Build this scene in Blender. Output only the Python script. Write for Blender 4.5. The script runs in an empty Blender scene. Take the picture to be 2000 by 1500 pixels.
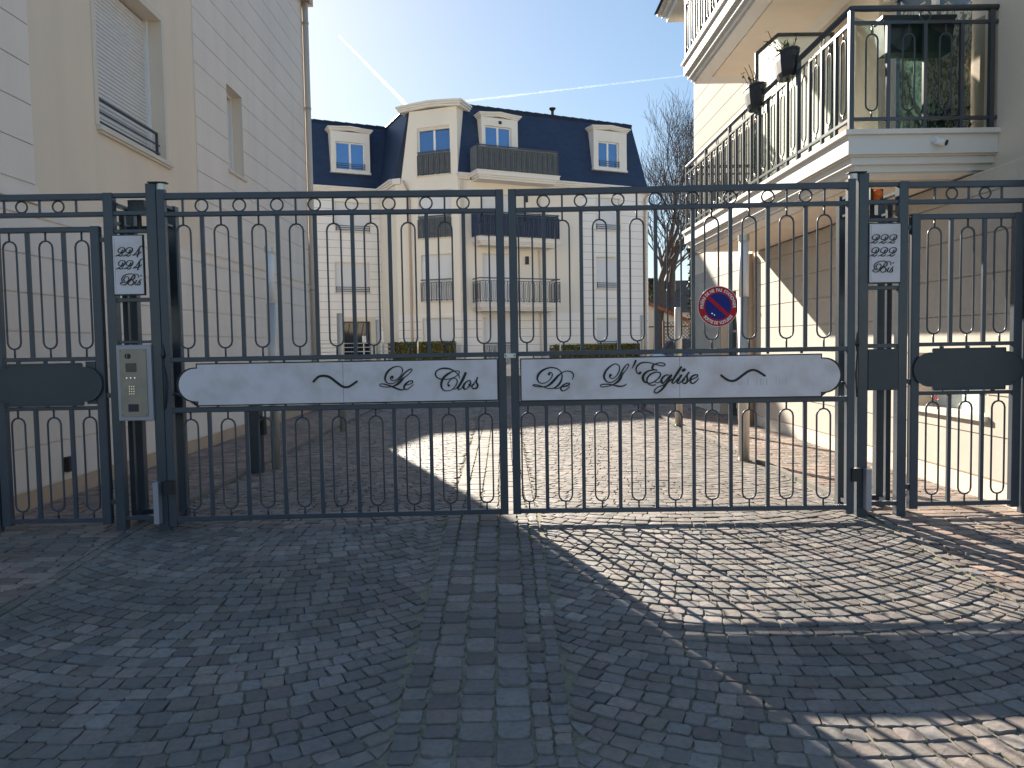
import bpy, math, random
import numpy as np
from mathutils import Vector, Matrix
random.seed(7); rng = np.random.default_rng(7)
SC = bpy.context.scene; COL = SC.collection; R = math.radians
# ---------------------------------------------------------------- camera
cd = bpy.data.cameras.new('camera'); cam = bpy.data.objects.new('camera', cd); COL.objects.link(cam)
cd.sensor_width = 36; cd.lens = 27.0; cd.clip_start = .05; cd.clip_end = 30000
pit, rol, yaw = R(3.0), R(0.97), R(0.65)
F = Vector((math.sin(yaw)*math.cos(pit), math.cos(yaw)*math.cos(pit), -math.sin(pit)))
R0 = Vector((math.cos(yaw), -math.sin(yaw), 0)); U0 = R0.cross(F)
RX = R0*math.cos(rol) - U0*math.sin(rol); UX = U0*math.cos(rol) + R0*math.sin(rol)
cam.matrix_world = Matrix(((RX.x, UX.x, -F.x, 0), (RX.y, UX.y, -F.y, 0), (RX.z, UX.z, -F.z, 1.38), (0, 0, 0, 1)))
SC.camera = cam
# ---------------------------------------------------------------- light
TA, TE = .375, .482                      # tangents of the sun's azimuth (left of straight ahead) and elevation
az, el = math.atan(TA), math.atan(TE)
world = bpy.data.worlds.new('World'); SC.world = world; world.use_nodes = True
wn = world.node_tree; bg = wn.nodes['Background']
sky = wn.nodes.new('ShaderNodeTexSky'); sky.sky_type = 'NISHITA'; sky.sun_disc = False
sky.sun_elevation = el; sky.sun_rotation = -az; sky.air_density = 1.0; sky.dust_density = 0.3; sky.ozone_density = 2.6
gam = wn.nodes.new('ShaderNodeGamma'); gam.inputs[1].default_value = .62; wn.links.new(sky.outputs[0], gam.inputs[0])   # softer contrast over the whole sky, as a phone camera records it
hs = wn.nodes.new('ShaderNodeHueSaturation'); hs.inputs['Saturation'].default_value = 1.3; wn.links.new(gam.outputs[0], hs.inputs['Color'])
wn.links.new(hs.outputs[0], bg.inputs[0]); bg.inputs[1].default_value = 0.096
sd = bpy.data.lights.new('sun', 'SUN'); sd.energy = 5.0; sd.angle = R(.5); sd.color = (1, .915, .77)
sun = bpy.data.objects.new('sun', sd); COL.objects.link(sun)
sun.rotation_euler = Vector((math.sin(az)*math.cos(el), -math.cos(az)*math.cos(el), -math.sin(el))).to_track_quat('-Z', 'Y').to_euler()
SC.view_settings.view_transform = 'Standard'; SC.view_settings.look = 'None'; SC.view_settings.gamma = 1
SC.view_settings.exposure = 1.6; SC.view_settings.use_curve_mapping = False
# ---------------------------------------------------------------- materials
MATS = {}
def mat(name, col, rough=.7, metal=0, spec=.5, noise=None, bump=None, tint=False, fn=None):
    m = bpy.data.materials.new(name); m.use_nodes = True; MATS[name] = m
    nt = m.node_tree; N = nt.nodes; L = nt.links; b = N['Principled BSDF']
    b.inputs['Base Color'].default_value = (*col, 1); b.inputs['Roughness'].default_value = rough
    b.inputs['Metallic'].default_value = metal; b.inputs['Specular IOR Level'].default_value = spec
    tc = N.new('ShaderNodeTexCoord'); src = None
    if tint:
        a = N.new('ShaderNodeAttribute'); a.attribute_name = 'tint'; src = a.outputs['Color']
    if noise:
        for sc, amt, col2, *ms in noise:
            n = N.new('ShaderNodeTexNoise'); n.inputs['Scale'].default_value = sc; n.inputs['Detail'].default_value = 5
            if ms:
                mp = N.new('ShaderNodeMapping'); mp.inputs['Scale'].default_value = ms[0]; L.new(tc.outputs['Object'], mp.inputs[0]); L.new(mp.outputs[0], n.inputs['Vector'])
            else: L.new(tc.outputs['Object'], n.inputs['Vector'])
            r = N.new('ShaderNodeMapRange'); r.inputs[1].default_value = .42; r.inputs[2].default_value = .68
            r.inputs[4].default_value = amt; L.new(n.outputs[0], r.inputs[0])
            mx = N.new('ShaderNodeMix'); mx.data_type = 'RGBA'; L.new(r.outputs[0], mx.inputs[0])
            if src is None: mx.inputs[6].default_value = (*col, 1)
            else: L.new(src, mx.inputs[6])
            mx.inputs[7].default_value = (*col2, 1); src = mx.outputs[2]
    if src is not None: L.new(src, b.inputs['Base Color'])
    if bump:
        prev = None
        for sc, st, dist in bump:
            n = N.new('ShaderNodeTexNoise'); n.inputs['Scale'].default_value = sc; n.inputs['Detail'].default_value = 6
            L.new(tc.outputs['Object'], n.inputs['Vector'])
            bp = N.new('ShaderNodeBump'); bp.inputs['Strength'].default_value = st; bp.inputs['Distance'].default_value = dist
            L.new(n.outputs[0], bp.inputs['Height'])
            if prev: L.new(prev, bp.inputs['Normal'])
            prev = bp.outputs[0]
        L.new(prev, b.inputs['Normal'])
    if fn: fn(nt, b, tc)
    return m
def lines_bump(axis, period, strength, dist, smooth=False):
    def f(nt, b, tc):
        N, L = nt.nodes, nt.links
        w = N.new('ShaderNodeTexWave'); w.bands_direction = axis; w.wave_profile = 'SIN' if smooth else 'SAW'
        w.inputs['Scale'].default_value = math.pi*2/20/period if False else .314159/period
        L.new(tc.outputs['Object'], w.inputs['Vector'])
        bp = N.new('ShaderNodeBump'); bp.inputs['Strength'].default_value = strength; bp.inputs['Distance'].default_value = dist
        L.new(w.outputs[1], bp.inputs['Height']); L.new(bp.outputs[0], b.inputs['Normal'])
    return f
PAINT = mat('gate_paint', (.044, .056, .074), .36, bump=[(240, .10, .001)], noise=[(6, .35, (.075, .085, .10))])
PAINT2 = mat('pillar_paint', (.042, .054, .070), .30, noise=[(4, .4, (.08, .088, .1))])
DARK = mat('black_plastic', (.012, .013, .016), .45)
DARKPANEL = mat('dark_sheet_metal', (.035, .045, .055), .42, noise=[(5, .5, (.055, .06, .066))])
PLATE = mat('pale_enamel_plate', (.70, .635, .66), .42, noise=[(6.5, .8, (.55, .47, .45)), (3, .25, (.74, .67, .70))])
BLACK = mat('black_lettering', (.004, .004, .007), .5)
STEEL = mat('brushed_steel', (.60, .57, .52), .36, metal=.6, noise=[(30, .3, (.50, .48, .44))])
STEELD = mat('intercom_steel', (.30, .265, .22), .42, metal=.6, noise=[(9, .5, (.19, .17, .155))])
ALU = mat('anodised_grey_frame', (.34, .33, .37), .4, metal=.3)
CHROME = mat('polished_button', (.8, .8, .8), .15, metal=1)
LCD = mat('dark_screen', (.02, .035, .045), .15)
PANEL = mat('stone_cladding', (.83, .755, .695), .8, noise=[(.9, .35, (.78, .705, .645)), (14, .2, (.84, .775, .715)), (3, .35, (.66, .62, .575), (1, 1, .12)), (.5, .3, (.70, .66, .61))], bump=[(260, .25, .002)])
PANELU = mat('stained_sun_dimmed_upper_cladding', (.36, .32, .27), .85, noise=[(1.1, .6, (.29, .26, .22)), (9, .3, (.40, .36, .30)), (3, .4, (.24, .22, .19), (1, 1, .12))], bump=[(200, .3, .003)])  # grey streaks are stains; base colour darkened to offset overbright sun on this stretch
PANELR = mat('weathered_sun_dimmed_cladding', (.54, .495, .43), .8, noise=[(1.3, .5, (.48, .44, .39)), (3, .35, (.42, .38, .33), (1, 1, .15)), (14, .25, (.62, .575, .51))], bump=[(260, .25, .002)])  # weathered, with the base colour also lowered to temper direct sun on this wall
PANELB = mat('rear_stone_cladding', (.84, .82, .80), .8, noise=[(.9, .35, (.78, .76, .73))])
RENDERB = mat('rear_pale_render', (.83, .775, .69), .85, noise=[(.7, .4, (.78, .72, .63)), (1.5, .3, (.72, .67, .59), (1, 1, .1))])
RENDER = mat('smooth_cream_render', (.82, .70, .575), .85, noise=[(.7, .4, (.73, .65, .55)), (2.2, .30, (.64, .56, .46), (1, 1, .10))], bump=[(300, .2, .002)])
JOINT = mat('cladding_joint', (.30, .27, .25), .9)
JOINTB = mat('pale_joint', (.46, .43, .41), .9)
SKIRT = mat('sandstone_skirting', (.50, .38, .28), .8, noise=[(5, .5, (.42, .33, .27))], bump=[(90, .3, .003)])
WHITE = mat('white_moulding', (.76, .73, .69), .6, noise=[(3, .3, (.70, .67, .63))])
CREAMTRIM = mat('cream_window_trim', (.70, .64, .55), .7)
PVC = mat('white_pvc', (.80, .81, .83), .35)
SHUT = mat('roller_shutter_white', (.72, .72, .73), .45)
SHUTF = mat('far_roller_shutter', (.70, .72, .76), .5, fn=lines_bump('Z', .055, .5, .01))
PIPE = mat('tan_downpipe', (.47, .36, .27), .5)
PIPEB = mat('beige_downpipe', (.60, .54, .46), .5)
GLASSM = mat('sky_reflecting_glass', (.13, .24, .42), .06, metal=.7)
DGLASS = mat('dark_door_glass', (.012, .02, .03), .06)
SLATE = None
def slate_fn(nt, b, tc):
    N, L = nt.nodes, nt.links
    br = N.new('ShaderNodeTexBrick'); br.inputs['Scale'].default_value = 1; br.inputs['Brick Width'].default_value = .22; br.inputs['Row Height'].default_value = .12
    br.inputs['Mortar Size'].default_value = .006; br.inputs['Color1'].default_value = (.018, .038, .095, 1); br.inputs['Color2'].default_value = (.028, .052, .115, 1)
    br.inputs['Mortar'].default_value = (.008, .012, .02, 1); br.inputs['Mortar Smooth'].default_value = .1
    L.new(tc.outputs['UV'], br.inputs['Vector'])
    n = N.new('ShaderNodeTexNoise'); n.inputs['Scale'].default_value = .8; L.new(tc.outputs['Object'], n.inputs['Vector'])
    mx = N.new('ShaderNodeMix'); mx.data_type = 'RGBA'; mx.inputs[0].default_value = .4; L.new(br.outputs[0], mx.inputs[6])
    cr = N.new('ShaderNodeValToRGB'); cr.color_ramp.elements[0].color = (.013, .028, .07, 1); cr.color_ramp.elements[1].color = (.040, .068, .135, 1)
    L.new(n.outputs[0], cr.inputs[0]); L.new(cr.outputs[0], mx.inputs[7]); L.new(mx.outputs[2], b.inputs['Base Color'])
    bp = N.new('ShaderNodeBump'); bp.inputs['Strength'].default_value = .7; bp.inputs['Distance'].default_value = .012
    L.new(br.outputs[1], bp.inputs['Height']); bp.invert = True; L.new(bp.outputs[0], b.inputs['Normal'])
SLATE = mat('blue_slate', (.03, .045, .08), .5, spec=.3, fn=slate_fn)
CLOTH = mat('grey_privacy_cloth', (.13, .145, .16), .9, noise=[(5, .6, (.19, .20, .21))], bump=[(40, .5, .01)])
NAVY = mat('navy_privacy_cloth', (.02, .045, .11), .85, noise=[(5, .5, (.04, .07, .15))], bump=[(30, .6, .01)])
RAILP = mat('balcony_rail_paint', (.055, .065, .08), .32)
STONE = mat('porphyry_sett', (.1, .1, .1), .68, spec=.3, tint=True, noise=[(38, .30, (.06, .055, .055)), (9, .25, (.17, .155, .14)), (.9, .38, (.075, .07, .07)), (2.3, .25, (.11, .105, .085))], bump=[(16, .40, .006), (60, .4, .003), (200, .35, .0015)])
SAND = mat('sandy_joint_grit', (.27, .245, .18), .95, noise=[(260, .6, (.38, .35, .27)), (3.1, .5, (.19, .168, .10)), (60, .4, (.09, .08, .07))], bump=[(420, .9, .004)])
ASPH = mat('asphalt', (.06, .06, .06), .9, noise=[(80, .5, (.09, .09, .085))])
KERB = mat('kerb_stone', (.19, .17, .155), .8, noise=[(12, .5, (.12, .11, .10))], bump=[(60, .4, .004)])
BARK = mat('tree_bark', (.115, .095, .088), .9, noise=[(6, .5, (.06, .05, .045))], bump=[(20, .6, .03)])
LEAF = mat('hedge_leaf', (.06, .075, .018), .6, tint=True)
GREEN = mat('green_leaf', (.10, .17, .02), .6)
RED = mat('red_sign_film', (.50, .003, .012), .45, spec=.25, noise=[(30, .2, (.42, .01, .015))])
BLUE = mat('blue_sign_film', (.003, .012, .19), .4, spec=.25, noise=[(30, .3, (.005, .016, .14))])
SIGNW = mat('white_sign_film', (.78, .74, .68), .4)
ORANGE = mat('orange_beacon_lens', (.85, .16, .01), .25)
FROST = mat('frosted_lamp_tube', (.78, .78, .78), .35)
SCREENG = mat('frosted_screen_glass', (.80, .83, .76), .4)
POT = mat('dark_plant_pot', (.02, .026, .036), .45)
TWIG = mat('dry_plant_stem', (.05, .03, .025), .8)
NAVYCAR = mat('dark_blue_car_paint', (.010, .022, .11), .12)
TERRA = mat('terracotta_tile', (.42, .13, .06), .75, noise=[(9, .5, (.30, .09, .05))])
OLDROOF = mat('mossy_old_roof', (.13, .10, .085), .9, noise=[(3, .6, (.05, .055, .03))])
LATT = mat('brown_lattice_wood', (.10, .055, .035), .8)
GRASS = mat('joint_moss', (.085, .13, .02), .8)
DGREEN = mat('dark_green_louvre', (.02, .03, .028), .5)
NICHE = mat('pale_blue_pane', (.55, .66, .68), .25)
def mk_trans():
    m = bpy.data.materials.new('green_netting'); m.use_nodes = True; nt = m.node_tree; N = nt.nodes; L = nt.links
    for n in list(N): N.remove(n)
    o = N.new('ShaderNodeOutputMaterial'); d = N.new('ShaderNodeBsdfDiffuse'); t = N.new('ShaderNodeBsdfTransparent'); s = N.new('ShaderNodeBsdfTranslucent')
    tc = N.new('ShaderNodeTexCoord'); n = N.new('ShaderNodeTexNoise'); n.inputs['Scale'].default_value = 5; n.inputs['Detail'].default_value = 4
    n.inputs['Distortion'].default_value = 2.5; L.new(tc.outputs['Object'], n.inputs[0])
    cr = N.new('ShaderNodeValToRGB'); cr.color_ramp.elements[0].position = .35; cr.color_ramp.elements[1].position = .7
    cr.color_ramp.elements[0].color = (.014, .045, .035, 1); cr.color_ramp.elements[1].color = (.09, .17, .13, 1)
    L.new(n.outputs[0], cr.inputs[0]); L.new(cr.outputs[0], d.inputs[0]); L.new(cr.outputs[0], s.inputs[0])
    m1 = N.new('ShaderNodeMixShader'); m1.inputs[0].default_value = .5; L.new(d.outputs[0], m1.inputs[1]); L.new(s.outputs[0], m1.inputs[2])
    m2 = N.new('ShaderNodeMixShader'); m2.inputs[0].default_value = .55; L.new(t.outputs[0], m2.inputs[1]); L.new(m1.outputs[0], m2.inputs[2])
    L.new(m2.outputs[0], o.inputs[0]); return m
NET = mk_trans()
def mk_scr():
    m = SCREENG; nt = m.node_tree; b = nt.nodes['Principled BSDF']; s = nt.nodes.new('ShaderNodeBsdfTranslucent'); s.inputs[0].default_value = (.95, .97, .92, 1)
    mx = nt.nodes.new('ShaderNodeMixShader'); mx.inputs[0].default_value = .85; nt.links.new(b.outputs[0], mx.inputs[1]); nt.links.new(s.outputs[0], mx.inputs[2])
    nt.links.new(mx.outputs[0], nt.nodes['Material Output'].inputs[0])
mk_scr()
def mk_vol(name, dens):
    m = bpy.data.materials.new(name); m.use_nodes = True; nt = m.node_tree
    nt.nodes.remove(nt.nodes['Principled BSDF']); v = nt.nodes.new('ShaderNodeVolumePrincipled'); v.inputs['Color'].default_value = (1, 1, 1, 1)
    v.inputs['Density'].default_value = dens; v.inputs['Anisotropy'].default_value = .55; nt.links.new(v.outputs[0], nt.nodes['Material Output'].inputs['Volume']); return m
# ---------------------------------------------------------------- mesh helpers
ORI = {}
class MB:
    def __init__(s, xf=None): s.v = []; s.f = []; s.xf = xf; s.uv = None
    def add(s, vs, fs):
        n = len(s.v); s.v += [s.xf(p) for p in vs] if s.xf else [tuple(p) for p in vs]; s.f += [tuple(i+n for i in f) for f in fs]; return s
    def box(s, x0, x1, y0, y1, z0, z1):
        if x0 > x1: x0, x1 = x1, x0
        if y0 > y1: y0, y1 = y1, y0
        if z0 > z1: z0, z1 = z1, z0
        return s.add([(x0,y0,z0),(x1,y0,z0),(x1,y1,z0),(x0,y1,z0),(x0,y0,z1),(x1,y0,z1),(x1,y1,z1),(x0,y1,z1)],
                     [(0,3,2,1),(4,5,6,7),(0,1,5,4),(1,2,6,5),(2,3,7,6),(3,0,4,7)])
    def cbox(s, x0, x1, y0, y1, z0, z1, c=.004):      # box with chamfered vertical edges
        P = [(x0+c,y0),(x1-c,y0),(x1,y0+c),(x1,y1-c),(x1-c,y1),(x0+c,y1),(x0,y1-c),(x0,y0+c)]
        return s.prism(P, z0, z1)
    def hbox(s, x0, x1, y0, y1, z0, z1, c=.004):      # chamfered along x
        P = [(y0+c,z0),(y1-c,z0),(y1,z0+c),(y1,z1-c),(y1-c,z1),(y0+c,z1),(y0,z1-c),(y0,z0+c)]
        n = 8; vs = [(x0,a,b) for a, b in P] + [(x1,a,b) for a, b in P]
        return s.add(vs, [tuple(range(n-1,-1,-1)), tuple(range(n,2*n))] + [(i,(i+1)%n,(i+1)%n+n,i+n) for i in range(n)])
    def prism(s, P, z0, z1):
        n = len(P); vs = [(a,b,z0) for a, b in P] + [(a,b,z1) for a, b in P]
        return s.add(vs, [tuple(range(n-1,-1,-1)), tuple(range(n,2*n))] + [(i,(i+1)%n,(i+1)%n+n,i+n) for i in range(n)])
    def vprism(s, P, y0, y1):                          # outline in x,z, thickness in y
        n = len(P); vs = [(a,y0,b) for a, b in P] + [(a,y1,b) for a, b in P]
        return s.add(vs, [tuple(range(n)), tuple(range(2*n-1,n-1,-1))] + [(i+n,(i+1)%n+n,(i+1)%n,i) for i in range(n)])
    def tube(s, path, r, n=6, closed=False, caps=True, rot=0):
        path = [Vector(p) for p in path]; k = len(path); rs = r if isinstance(r, (list, tuple)) else [r]*k
        vs = []; up = None
        for i, p in enumerate(path):
            a = path[(i-1) % k] if (closed or i > 0) else p; b = path[(i+1) % k] if (closed or i < k-1) else p
            t = (b-a); t = t.normalized() if t.length > 1e-9 else Vector((0,0,1))
            if up is None:
                up = Vector((0,1,0)) if abs(t.y) < .8 else Vector((1,0,0))
            u = (up - t*up.dot(t)); u = u.normalized() if u.length > 1e-6 else t.orthogonal().normalized(); up = u; w = t.cross(u)
            for j in range(n):
                an = 2*math.pi*j/n + rot; vs.append(tuple(p + (u*math.cos(an)+w*math.sin(an))*rs[i]))
        fs = []
        for i in range(k if closed else k-1):
            for j in range(n):
                a, b = i*n+j, i*n+(j+1) % n; c, d = ((i+1) % k)*n+(j+1) % n, ((i+1) % k)*n+j
                fs.append((a, b, c, d))
        if caps and not closed: fs += [tuple(range(n-1,-1,-1)), tuple(range((k-1)*n, k*n))]
        return s.add(vs, fs)
    def lathe(s, prof, c=(0,0,0), n=16):
        vs = []; k = len(prof)
        for r, z in prof:
            for j in range(n):
                a = 2*math.pi*j/n; vs.append((c[0]+r*math.cos(a), c[1]+r*math.sin(a), c[2]+z))
        fs = [(i*n+j, i*n+(j+1) % n, (i+1)*n+(j+1) % n, (i+1)*n+j) for i in range(k-1) for j in range(n)]
        fs += [tuple(range(n-1,-1,-1)), tuple(range((k-1)*n, k*n))]
        return s.add(vs, fs)
    def mesh(s, name, m, smooth=False, off=None):
        v = s.v if off is None else [(a-off[0], b-off[1], c-off[2]) for a, b, c in s.v]
        me = bpy.data.meshes.new(name); me.from_pydata(v, [], s.f); me.update()
        if m: me.materials.append(m)
        if smooth: me.shade_smooth()
        return me
    def build(s, name, m, parent=None, smooth=False, **k):
        off = ORI.get(parent.name) if parent else None
        me = s.mesh(name, m, smooth, off); return link(name, me, parent, off=off, **k)
def link(name, me, parent=None, loc=None, label=None, cat=None, group=None, kind=None, off=None):
    o = bpy.data.objects.new(name, me); COL.objects.link(o)
    if parent: o.parent = parent; ORI[o.name] = ORI.get(parent.name, (0,0,0))
    if loc is not None: o.location = loc
    tag(o, label, cat, group, kind); return o
def tag(o, label=None, cat=None, group=None, kind=None):
    if label: o['label'] = label
    if cat: o['category'] = cat
    if group: o['group'] = group
    if kind: o['kind'] = kind
    return o
def empty(name, loc, label=None, cat=None, group=None, kind=None, rz=0, local=False):
    o = bpy.data.objects.new(name, None); COL.objects.link(o); o.location = loc; o.rotation_euler = (0,0,rz); o.empty_display_size = .2
    ORI[o.name] = (0,0,0) if local else tuple(loc)
    return tag(o, label, cat, group, kind)
def gz(y): return -0.056*max(0., min(3.2, 5.95-y))
def cover(x0,x1,y0,y1,z0,z1,name,m,parent): return MB().box(x0,x1,y0,y1,z0,z1).build(name,m,parent)
def racetrack(cx, z0, z1, hw, y=0, n=6):
    P = []
    for i in range(n+1):
        a = math.pi*i/n; P.append((cx+hw*math.cos(a), y, z1-hw+hw*math.sin(a)))
    for i in range(n+1):
        a = math.pi + math.pi*i/n; P.append((cx+hw*math.cos(a), y, z0+hw+hw*math.sin(a)))
    return P
def catmull(pts, sub=5):
    out = []
    n = len(pts)
    for i in range(n-1):
        p0, p1, p2, p3 = pts[max(i-1,0)], pts[i], pts[i+1], pts[min(i+2,n-1)]
        for k in range(sub):
            t = k/sub
            out.append(tuple(.5*((2*b)+(c-a)*t+(2*a-5*b+4*c-d)*t*t+(-a+3*b-3*c+d)*t**3) for a, b, c, d in zip(p0,p1,p2,p3)))
    out.append(tuple(pts[-1])); return out
def stroke_mesh(mb, pts, y0, thick=.004, sub=4):
    P = catmull(pts, sub) if len(pts) > 2 else pts; n = len(P); vs = []; fs = []
    for i, (x, z, w) in enumerate(P):
        a, b = P[max(i-1,0)], P[min(i+1,n-1)]; dx, dz = b[0]-a[0], b[1]-a[1]; l = math.hypot(dx,dz) or 1
        nx, nz = -dz/l*w/2, dx/l*w/2; y = y0-thick-.0006*i/n
        vs += [(x+nx,y,z+nz),(x-nx,y,z-nz),(x-nx,y0,z-nz),(x+nx,y0,z+nz)]
    for i in range(n-1):
        a, b = i*4, i*4+4
        for j in range(4): fs.append((a+j, a+(j+1)%4, b+(j+1)%4, b+j))
    fs += [(3,2,1,0),(4*n-4,4*n-3,4*n-2,4*n-1)]
    mb.add(vs, fs)
    for e in (P[0], P[-1]):                            # rounded ends
        r = e[2]*.5; k = 8; c = [(e[0]+r*math.cos(2*math.pi*j/k), e[1]+r*math.sin(2*math.pi*j/k)) for j in range(k)]
        mb.vprism(c, y0-thick+.0003, y0)
def lettering(key, y0, parent):
    for nm, strokes in LT[key]:
        mb = MB()
        for st in strokes: stroke_mesh(mb, [(x, z, w*(.78 if key[0] == 'p' else 1)) for x, z, w in st], y0)
        mb.build(nm, BLACK, parent)
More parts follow.
